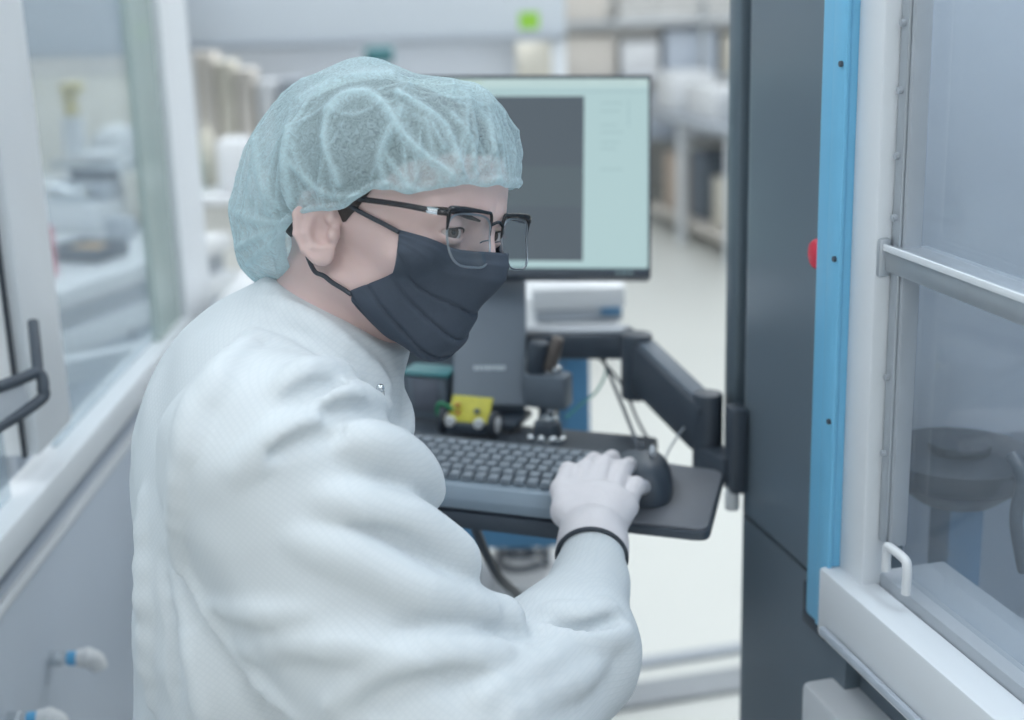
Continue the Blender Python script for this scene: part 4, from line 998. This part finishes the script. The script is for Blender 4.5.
# over the ears and the nape the net lies outside whatever is below it
net = mesh_from('hair_net', h2w(Pn.reshape(-1, 3)), grid_quads(NU, NV, True), None, person)
dn = 0.50+0.10*np.clip(lump, -1.2, 1.2)+0.48*np.clip(dens, 0, 1)+0.45*np.exp(-(T_/0.035)**2)[None, :]+0.20*back**2*np.exp(-((T_[None, :]-0.1)/0.25)**2)
at_ = net.data.attributes.new('weave', 'FLOAT', 'POINT'); at_.data.foreach_set('value', np.clip(dn, 0, 1).reshape(-1).astype(np.float32))
m_net = bpy.data.materials.new('hair_net_fabric'); m_net.use_nodes = True; nt = m_net.node_tree; nt.nodes.remove(nt.nodes['Principled BSDF'])
at1 = nt.nodes.new('ShaderNodeAttribute'); at1.attribute_name = 'weave'
tc = nt.nodes.new('ShaderNodeTexCoord'); fb = nt.nodes.new('ShaderNodeTexNoise'); fb.inputs['Scale'].default_value = 190; fb.inputs['Detail'].default_value = 5; fb.inputs['Distortion'].default_value = 2.5
nt.links.new(tc.outputs['Object'], fb.inputs['Vector'])
mr = nt.nodes.new('ShaderNodeMapRange'); mr.inputs[1].default_value = 0.3; mr.inputs[2].default_value = 0.7; mr.inputs[3].default_value = -0.16; mr.inputs[4].default_value = 0.16
nt.links.new(fb.outputs['Fac'], mr.inputs[0])
ad = nt.nodes.new('ShaderNodeMath'); ad.operation = 'ADD'; ad.use_clamp = True
nt.links.new(at1.outputs['Fac'], ad.inputs[0]); nt.links.new(mr.outputs[0], ad.inputs[1])
df = nt.nodes.new('ShaderNodeBsdfDiffuse'); df.inputs[0].default_value = rgb((208, 231, 237))
tl = nt.nodes.new('ShaderNodeBsdfTranslucent'); tl.inputs[0].default_value = rgb((200, 228, 235))
mx = nt.nodes.new('ShaderNodeMixShader'); mx.inputs[0].default_value = 0.35; nt.links.new(df.outputs[0], mx.inputs[1]); nt.links.new(tl.outputs[0], mx.inputs[2])
tp = nt.nodes.new('ShaderNodeBsdfTransparent'); mo = nt.nodes.new('ShaderNodeMixShader')
nt.links.new(ad.outputs[0], mo.inputs[0]); nt.links.new(tp.outputs[0], mo.inputs[1]); nt.links.new(mx.outputs[0], mo.inputs[2])
nt.links.new(mo.outputs[0], nt.nodes['Material Output'].inputs[0])
net.data.materials.append(m_net)

# face mask
NU, NV = 121, 90
s1 = np.linspace(-1, 1, NU)[:, None]; v1 = np.linspace(0, 1, NV)[None, :]
elt = np.radians(23+11*np.abs(s1)**1.5); elb = np.radians(-58+52*np.abs(s1)**2.5)
EL_ = elt+(elb-elt)*v1
amax = np.radians(np.interp(v1, [0, 0.45, 0.62, 0.8, 1.0], [52, 52, 66, 80, 80]))
AA = s1*amax; MC = np.array([0.0, 0, -0.060])
D_ = sph_dir(AA, EL_).reshape(-1, 3)
rm = trace(lambda Q: face_sdf(Q, hull=True), MC, D_).reshape(NU, NV)
pl_ = np.zeros((NU, NV))
for k, vc in enumerate((0.34, 0.52, 0.70)):
    dv = v1-(vc-0.10*np.abs(s1)**1.5*(1-k*0.3)+0.02*np.sin(s1*5+k))
    pl_ += 0.0030*np.where((dv > 0), np.exp(-dv/0.075), 0)*np.clip(1.02-np.abs(s1)**3, 0, 1)
    pl_ -= 0.0022*np.exp(-(dv/0.020)**2)
gm = np.random.default_rng(5)
for _ in range(14):
    a0 = gm.uniform(-1, 1); b0 = gm.uniform(0.05, 0.95); an = gm.normal()*0.8; x_ = (s1-a0)*math.cos(an)+(v1-b0)*math.sin(an); y_ = -(s1-a0)*math.sin(an)+(v1-b0)*math.cos(an)
    pl_ += gm.normal()*0.0010*np.exp(-(x_/0.35)**2-(y_/0.05)**2)
pl_ += 0.0012*np.exp(-((v1-0.06)/0.012)**2)+0.0010*np.exp(-((v1-0.13)/0.010)**2)
Pk = MC+D_*(rm+0.0045+pl_).reshape(-1)[:, None]
q_ = grid_quads(NU, NV, False)
m_mask = mat('black_mask_fabric', (70, 79, 92), 0.75, noise=0.08, nscale=400, bump=0.15, bscale=1200, spec=0.3)
mask = mesh_from('face_mask', h2w(Pk), q_, m_mask, person)
md = mask.modifiers.new('thick', 'SOLIDIFY'); md.thickness = 0.0014; md.offset = 0.5
Pk3 = Pk.reshape(NU, NV, 3)
def push(Q, off):
    Q = np.asarray(Q, float)
    for _ in range(12):
        d = face_sdf(Q); gq = np.stack([(face_sdf(Q+np.eye(3)[i]*1e-3)-d)/1e-3 for i in range(3)], 1)
        Q = np.where((d < off)[:, None], Q+(off-d)[:, None]*gq/np.maximum((gq*gq).sum(1), .3)[:, None], Q)
    return Q
for s_ in (0, NU-1):
    sg = -1 if s_ == 0 else 1
    up = [Pk3[s_, 1]+[0, 0, -0.001], (0.012, 0.072*sg, 0.008), (-0.004, 0.078*sg, 0.018), (-0.018, 0.083*sg, 0.022)]
    lo = [(-0.034, 0.079*sg, 0.012), (-0.036, 0.078*sg, -0.012), (-0.022, 0.073*sg, -0.044), (-0.012, 0.068*sg, -0.050), Pk3[s_, NV-12]]
    Q = spline(np.array([np.asarray(p, float) for p in up+lo]), 8); Q = push(Q, 0.0018)
    MB().tube(h2w(Q), 0.0019, n=8, smooth=0).obj('ear_loop', m_rub, mask)

# eyeglasses
spec = bpy.data.objects.new('eyeglasses', None); COL.objects.link(spec); spec.parent = person
m_frame = mat('black_acetate', (28, 30, 36), 0.25); m_wire = mat('gunmetal_rim', (150, 157, 165), 0.3, 0.8)
m_lens = glass_mat('spectacle_lens', (238, 242, 244), 0.03, (200, 210, 215), 0.06, 0.0)
FC = 0.101
def lens_pt(s_, x, u): # x measured outwards from the nose
    l = s_*x; return np.array([FC-1.6*x*x-0.26*u*(u < 0), l, u-0.002])
def lens_outline(s_, k=72, sc=1.0):
    out = []
    for t in np.linspace(0, 2*np.pi, k, endpoint=False):
        c, s = math.cos(t), math.sin(t); e = 0.55
        x = 0.0375+0.0275*sc*math.copysign(abs(c)**e, c)*(1+0.05*s); u = -0.0035+0.0205*sc*math.copysign(abs(s)**(e+0.12*(s < 0)), s)
        if s < 0 and c < 0: x += 0.003*abs(s)*abs(c)
        out.append(lens_pt(s_, x, u))
    return np.array(out)
for s_ in (-1, 1):
    oL = lens_outline(s_); n = len(oL)
    MB().tube(h2w(oL), 0.0009, n=8, closed=True, smooth=0).obj('rim', m_wire, spec)
    up = [p for p in lens_outline(s_, 160) if p[2] > 0.0035+0.003]
    up = sorted(up, key=lambda p: abs(p[1])); 
    top = [lens_pt(s_, x, 0.019+0.0012*math.sin((x-0.01)*60)) for x in np.linspace(0.012, 0.064, 12)]
    side_ = [lens_pt(s_, 0.0652, u) for u in (0.016, 0.010, 0.003)]; ins = [lens_pt(s_, 0.0098, u) for u in (0.000, 0.008, 0.015)]
    MB().tube(h2w(np.array(ins+top+side_)), [0.0009, 0.0012, 0.0014, 0.0015, 0.0017, 0.0022, 0.0026, 0.0030, 0.0018, 0.0008], n=10, smooth=3).obj('brow_bar', m_frame, spec)
    # lens: fan with a gentle curve, two faces
    bm = bmesh.new(); rings = []
    for q2 in (1.0, 0.66, 0.33):
        rings.append([bm.verts.new(h2w(p+np.array([0.0008*(1-q2*q2), 0, 0]))) for p in lens_outline(s_, 72, q2*0.985)])
    cv_ = bm.verts.new(h2w(lens_pt(s_, 0.0365, -0.004)+np.array([0.0008, 0, 0])))
    for a, b in zip(rings[:-1], rings[1:]):
        for k in range(72): bm.faces.new((a[k], a[(k+1) % 72], b[(k+1) % 72], b[k]))
    for k in range(72): bm.faces.new((rings[-1][k], rings[-1][(k+1) % 72], cv_))
    me = bpy.data.meshes.new('lens'); bm.to_mesh(me); bm.free(); link('lens', me, m_lens, spec, True)
    hg = lens_pt(s_, 0.0662, 0.016)
    tp_ = np.array([hg, hg+[-0.008, 0.006*s_, 0.0], [0.055, 0.078*s_, 0.0155], [0.0, 0.083*s_, 0.015], [-0.022, 0.085*s_, 0.012], [-0.042, 0.082*s_, -0.004]])
    tm = MB().tube(h2w(tp_), [0.0024, 0.0024, 0.0022, 0.0022, 0.0022, 0.0016], n=8, smooth=6).obj('temple', m_frame, spec)
    MB().tube(h2w(np.array([tp_[1]+[0.003, 0, 0], tp_[1]*0.8+tp_[2]*0.2])), 0.0027, n=8, smooth=0).obj('hinge', m_chrome, spec)
    MB().sph(h2w((FC-0.012, 0.009*s_, -0.012)), 0.0032, n=12).obj('nose_pad', m_wire, spec)
    MB().tube(h2w(np.array([(FC-0.012, 0.009*s_, -0.011), (FC-0.006, 0.0105*s_, -0.006), lens_pt(s_, 0.0105, -0.002)])), 0.0006, n=6, smooth=4).obj('pad_arm', m_wire, spec)
MB().tube(h2w(np.array([lens_pt(-1, 0.0102, 0.010), (FC+0.001, 0, 0.011), lens_pt(1, 0.0102, 0.010)])), 0.0013, n=8, smooth=5).obj('bridge', m_frame, spec)

# coverall
cS, cSL = SH, SHL; cMid = (SH+SHL)/2
BK = at(252, 440, 1.25)
RIDGES = []       # filled below: (points, radius, sign)
def coat_base(P):
    tor = ell(P, at(270, 575, 1.21), (0.106, 0.18, 0.24), np.array([FAX, SAX, UAX]))
    tor = smin(tor, caps(P, cMid-ZD*0.22-FAX*0.01, PEL, 0.122, 0.135), 0.08)
    tor = smin(tor, ell(P, BK, (0.085, 0.13, 0.100), np.array([FAX, SAX, UAX])), 0.06)
    tor = smin(tor, caps(P, at(300, 418, 1.12), SHL-FAX*0.005-ZD*0.01, 0.064, 0.062), 0.05)
    ch = ell(P, at(340, 470, 1.19), (0.052, 0.10, 0.13), np.array([FAX, SAX, UAX]))
    tor = smin(tor, ch, 0.03)
    # standing collar and the slope up to it
    col = caps(P, NB-NAX*0.045, NB+NAX*0.05, 0.068, 0.0635)
    col = smax(col, (P-(NB+NAX*0.036)) @ n_(NAX+0.10*FAX), 0.004)
    tor = smin(tor, col, 0.035)
    ELL = SHL+np.array([0.07, -0.04, -0.25]); WRL = ELL+np.array([0.14, 0.00, -0.13])
    tor = smin(tor, caps(P, SHL, ELL, 0.075, 0.065), 0.04); tor = smin(tor, caps(P, ELL, WRL, 0.065, 0.045), 0.02)
    slv = caps(P, SH, EL, 0.082, 0.082)
    slv = smin(slv, ell(P, at(306, 462, 1.06), (0.055, 0.05, 0.05)), 0.05)
    fs = caps(P, EL, F1, 0.084, 0.054); fs = smin(fs, caps(P, F1, F2, 0.054, 0.034), 0.03)
    fs = smin(fs, caps(P, F2, WR, 0.0305, 0.0288), 0.015)
    slv = smin(slv, fs, 0.035)
    # hanging folds along the front of the sleeve
    slv = smin(slv, caps(P, at(345, 476, 1.045), at(408, 497, 1.075), 0.016, 0.0175), 0.012)
    slv = smin(slv, caps(P, at(380, 537, 1.02), at(440, 564, 1.065), 0.016, 0.020), 0.016)
    slv = smin(slv, caps(P, at(420, 592, 1.02), at(497, 618, 1.075), 0.016, 0.020), 0.016)
    d = smin(tor, slv, 0.016)
    d = smin(d, PELs(P), 0.05)
    return d
def PELs(P): return lower_sdf(P, caps(P, PEL, PEL-ZD*0.02, 0.13), 0.018)
def coat_sdf(P, prev=None):
    d = coat_base(P)
    for (a, b, ra, rb, sg, lo, hi) in RIDGES:
        m_ = np.all((P > lo) & (P < hi), axis=-1)
        if not m_.any(): continue
        s_ = caps(P[m_], a, b, ra, rb)
        d[m_] = smin(d[m_], s_, 0.011) if sg > 0 else smax(d[m_], -s_, 0.009)
    return d
def hit(px, py):
    r = ray(px, py); r = r/np.linalg.norm(r); t = 0.6
    for _ in range(120):
        d = float(coat_base((CP+r*t)[None])[0]); t += d*0.8
        if d < 0.0004: return CP+r*t
        if t > 2.2: return None
    return CP+r*t
def ridge(pxs, rad, sg=1, sink=0.5):
    P3 = [hit(*p) for p in pxs]
    if any(p is None for p in P3): return
    P3 = spline(np.array(P3), 3); n = len(P3)
    for i in range(n-1):
        f = lambda k: rad*(0.35+0.65*math.sin(math.pi*(0.12+0.76*k/(n-1))))
        vdir = lambda p: n_(p-CP)
        a, b = P3[i]+vdir(P3[i])*f(i)*sink*sg, P3[i+1]+vdir(P3[i+1])*f(i+1)*sink*sg
        lo = np.minimum(a, b)-rad-0.02; hi = np.maximum(a, b)+rad+0.02
        RIDGES.append((a, b, f(i), f(i+1), sg, lo, hi))
for (pp, rad, sg, sk) in (
    ([(345, 440), (378, 452), (408, 470), (430, 490)], 0.020, 1, 0.35),
    ([(424, 484), (431, 498), (432, 514)], 0.014, 1, 0.15),
    ([(370, 487), (392, 495), (418, 512)], 0.007, -1, 0.75),
    ([(330, 500), (385, 515), (435, 540), (466, 566)], 0.018, 1, 0.3),
    ([(350, 530), (400, 548), (450, 580), (480, 600)], 0.007, -1, 0.8),
    ([(300, 540), (360, 562), (420, 592), (488, 612)], 0.016, 1, 0.5),
    ([(400, 625), (440, 632), (480, 636), (520, 634)], 0.007, -1, 0.8),
    ([(240, 470), (280, 440), (325, 425)], 0.011, 1, 0.45),
    ([(270, 455), (305, 440), (340, 432)], 0.005, -1, 0.75),
    ([(318, 402), (350, 396), (385, 406)], 0.009, 1, 0.35),
    ([(325, 416), (352, 409), (384, 416)], 0.004, -1, 0.7),
    ([(282, 388), (312, 372), (350, 374)], 0.010, 1, 0.4),
    ([(285, 404), (315, 389), (345, 388)], 0.004, -1, 0.7),
    ([(215, 605), (260, 612), (310, 612)], 0.006, 1, 0.4),
    ([(240, 650), (300, 640), (370, 648), (430, 668)], 0.012, 1, 0.6),
    ([(330, 700), (400, 662), (470, 655), (540, 662)], 0.014, 1, 0.5),
    ([(360, 712), (420, 684), (480, 678)], 0.006, -1, 0.8),
    ([(480, 700), (530, 672), (570, 650), (605, 640)], 0.013, 1, 0.45),
    ([(510, 712), (555, 690), (600, 664)], 0.010, 1, 0.5),
    ([(548, 612), (580, 618), (612, 608)], 0.008, 1, 0.35),
    ([(535, 632), (580, 642), (625, 632)], 0.010, 1, 0.4),
    ([(545, 628), (580, 632), (615, 622)], 0.004, -1, 0.7),
    ([(182, 450), (176, 500), (182, 560), (205, 615), (245, 665), (295, 715)], 0.007, 1, 0.35),
    ([(172, 565), (195, 622), (235, 675), (280, 718)], 0.006, -1, 0.8),
    ([(146, 500), (148, 600), (152, 700)], 0.010, 1, 0.5),
    ([(160, 560), (168, 640), (176, 715)], 0.006, -1, 0.75),
    ([(190, 640), (205, 690), (212, 719)], 0.010, 1, 0.5),
    ([(215, 375), (196, 420), (190, 450)], 0.012, 1, 0.5),
    ([(252, 340), (225, 372), (215, 400)], 0.010, 1, 0.5),
    ([(262, 300), (300, 318), (345, 348), (385, 385)], 0.006, 1, 0.4),
    ([(258, 322), (300, 336), (340, 362), (380, 400)], 0.004, -1, 0.7),
    ([(405, 398), (404, 430), (408, 462)], 0.006, 1, 0.3)):
    ridge(pp, rad, sg, sk)
xs = grid_axis(-0.42, 0.30, 0.013, [(-0.37, 0.13, 0.0036)]); ys = grid_axis(0.80, 1.70, 0.013, [(0.88, 1.26, 0.0038)]); zs = grid_axis(-0.01, 1.30, 0.013, [(0.84, 1.28, 0.0036)])
V = np.full((len(xs), len(ys), len(zs)), 0.5, np.float32)
sample(xs, ys, zs, coat_sdf, V, (-9, -9, -9), (9, 9, 9))
v, q = surface_nets(xs, ys, zs, V)
v = relax(v, q, 1, 0.5)
# gentle cloth unevenness
nv_ = np.zeros(len(v)); gc_ = np.random.default_rng(9)
for _ in range(36):
    k_ = gc_.normal(size=3); k_ = k_/np.linalg.norm(k_)*gc_.uniform(40, 150); nv_ += np.sin(v @ k_+gc_.uniform(0, 6.28))/36**0.5
me_t = bpy.data.meshes.new('t'); me_t.from_pydata(v.tolist(), [], q.tolist()); me_t.update()
nn = np.empty(len(v)*3); me_t.vertices.foreach_get('normal', nn); nn = nn.reshape(-1, 3); bpy.data.meshes.remove(me_t)
v = v+nn*(nv_*0.0011)[:, None]
m_coat = mat('coverall_fabric', (212, 218, 222), 0.75, noise=0.02, nscale=40, spec=0.3)
nt = m_coat.node_tree; b = nt.nodes['Principled BSDF']
tc = nt.nodes.new('ShaderNodeTexCoord'); mpn = nt.nodes.new('ShaderNodeMapping'); mpn.inputs['Rotation'].default_value = (0.5, 0.785, 0.6)
nt.links.new(tc.outputs['Object'], mpn.inputs['Vector'])
ck = []
for k in range(2):
    wv = nt.nodes.new('ShaderNodeTexWave'); wv.bands_direction = 'XZ'[k]; wv.inputs['Scale'].default_value = 85; wv.inputs['Distortion'].default_value = 0.4
    nt.links.new(mpn.outputs[0], wv.inputs['Vector']); pw = nt.nodes.new('ShaderNodeMath'); pw.operation = 'POWER'; pw.inputs[1].default_value = 5; nt.links.new(wv.outputs['Fac'], pw.inputs[0]); ck.append(pw)
mxx = nt.nodes.new('ShaderNodeMath'); mxx.operation = 'MAXIMUM'; nt.links.new(ck[0].outputs[0], mxx.inputs[0]); nt.links.new(ck[1].outputs[0], mxx.inputs[1])
bp_ = nt.nodes.new('ShaderNodeBump'); bp_.inputs['Strength'].default_value = 0.10; bp_.inputs['Distance'].default_value = 0.0008
nt.links.new(mxx.outputs[0], bp_.inputs['Height']); nt.links.new(bp_.outputs[0], b.inputs['Normal'])
old = [l for l in nt.links if l.to_socket == b.inputs['Base Color']][0].from_socket
gm_ = nt.nodes.new('ShaderNodeMix'); gm_.data_type = 'RGBA'; gm_.inputs[7].default_value = rgb((196, 205, 211))
ml = nt.nodes.new('ShaderNodeMath'); ml.operation = 'MULTIPLY'; ml.inputs[1].default_value = 0.28; nt.links.new(mxx.outputs[0], ml.inputs[0])
nt.links.new(ml.outputs[0], gm_.inputs[0]); nt.links.new(old, gm_.inputs[6]); nt.links.new(gm_.outputs[2], b.inputs['Base Color'])
coat = mesh_from('coverall', v, q, m_coat, person)
# zip pull at the collar
zp = at(383, 400, 1.10); zh = hit(381, 400)
if zh is not None:
    mb = MB(); c = zh-n_(zh-CP)*0.003; mb.box(c, (0.006, 0.004, 0.016), None, 0.001); mb.sph(c+np.array([0.0, -0.001, 0.010]), 0.0035, n=10); mb.obj('zip_pull', m_chrome, coat)

# glove and wrist strap
xs = np.arange(-0.0, 0.165, 0.0019); ys = np.arange(1.15, 1.49, 0.0021); zs = np.arange(0.93, 1.07, 0.0019)
def glove_sdf(P, prev=None):
    d = hand_sdf(P, 0.001)
    cuffd = caps(P, WR-FD*0.02, WR+FD*0.018, 0.0310, 0.0300)
    d = smin(d, cuffd, 0.006)
    return smax(d, -((P-(WR-FD*0.004)) @ FD), 0.003)
V = np.full((len(xs), len(ys), len(zs)), 0.5, np.float32)
sample(xs, ys, zs, glove_sdf, V, (-9, -9, -9), (9, 9, 9))
v, q = surface_nets(xs, ys, zs, V); v = relax(v, q, 1, 0.4); v = project(v, glove_sdf, 1)
m_glove = mat('white_latex_glove', (226, 222, 226), 0.45, noise=0.03, nscale=90, bump=0.25, bscale=260)
glove = mesh_from('glove', v, q, m_glove, person)
x1_ = n_(np.cross(FD, ZD)); y1_ = np.cross(x1_, FD); wc = WR-FD*0.007
MB().tube([wc+(x1_*math.cos(a)+y1_*math.sin(a))*0.0312+FD*0.003*math.sin(a) for a in np.linspace(0, 2*np.pi, 40, endpoint=False)], 0.0022, n=8, closed=True, smooth=0).obj('wrist_strap', m_rub, person)

# stool under the person
st_ = thing('work_stool', PEL*np.array([1, 1, 0]), 'black round work stool under the seated person', 'stool')
zseat = PEL[2]-0.175
mb = MB(); mb.cyl((PEL[0], PEL[1], zseat-0.05), (PEL[0], PEL[1], zseat), 0.18, bev=0.012, n=40); mb.obj('seat', m_rub, st_)
mb = MB(); mb.cyl((PEL[0], PEL[1], 0.06), (PEL[0], PEL[1], zseat-0.051), 0.025); mb.obj('column', m_chrome, st_)
for k in range(5):
    a = 2*math.pi*k/5+0.3; e = PEL*np.array([1, 1, 0])+np.array([math.cos(a)*0.21, math.sin(a)*0.21, 0.05])
    mb = MB(); mb.beam((PEL[0], PEL[1], 0.075), e, 0.03, 0.02, bev=0.003); lg = mb.obj('leg', m_chrome, st_)
    mb = MB(); mb.sph((e[0], e[1], 0.022), 0.022, n=14); mb.obj('caster', m_rub, lg)
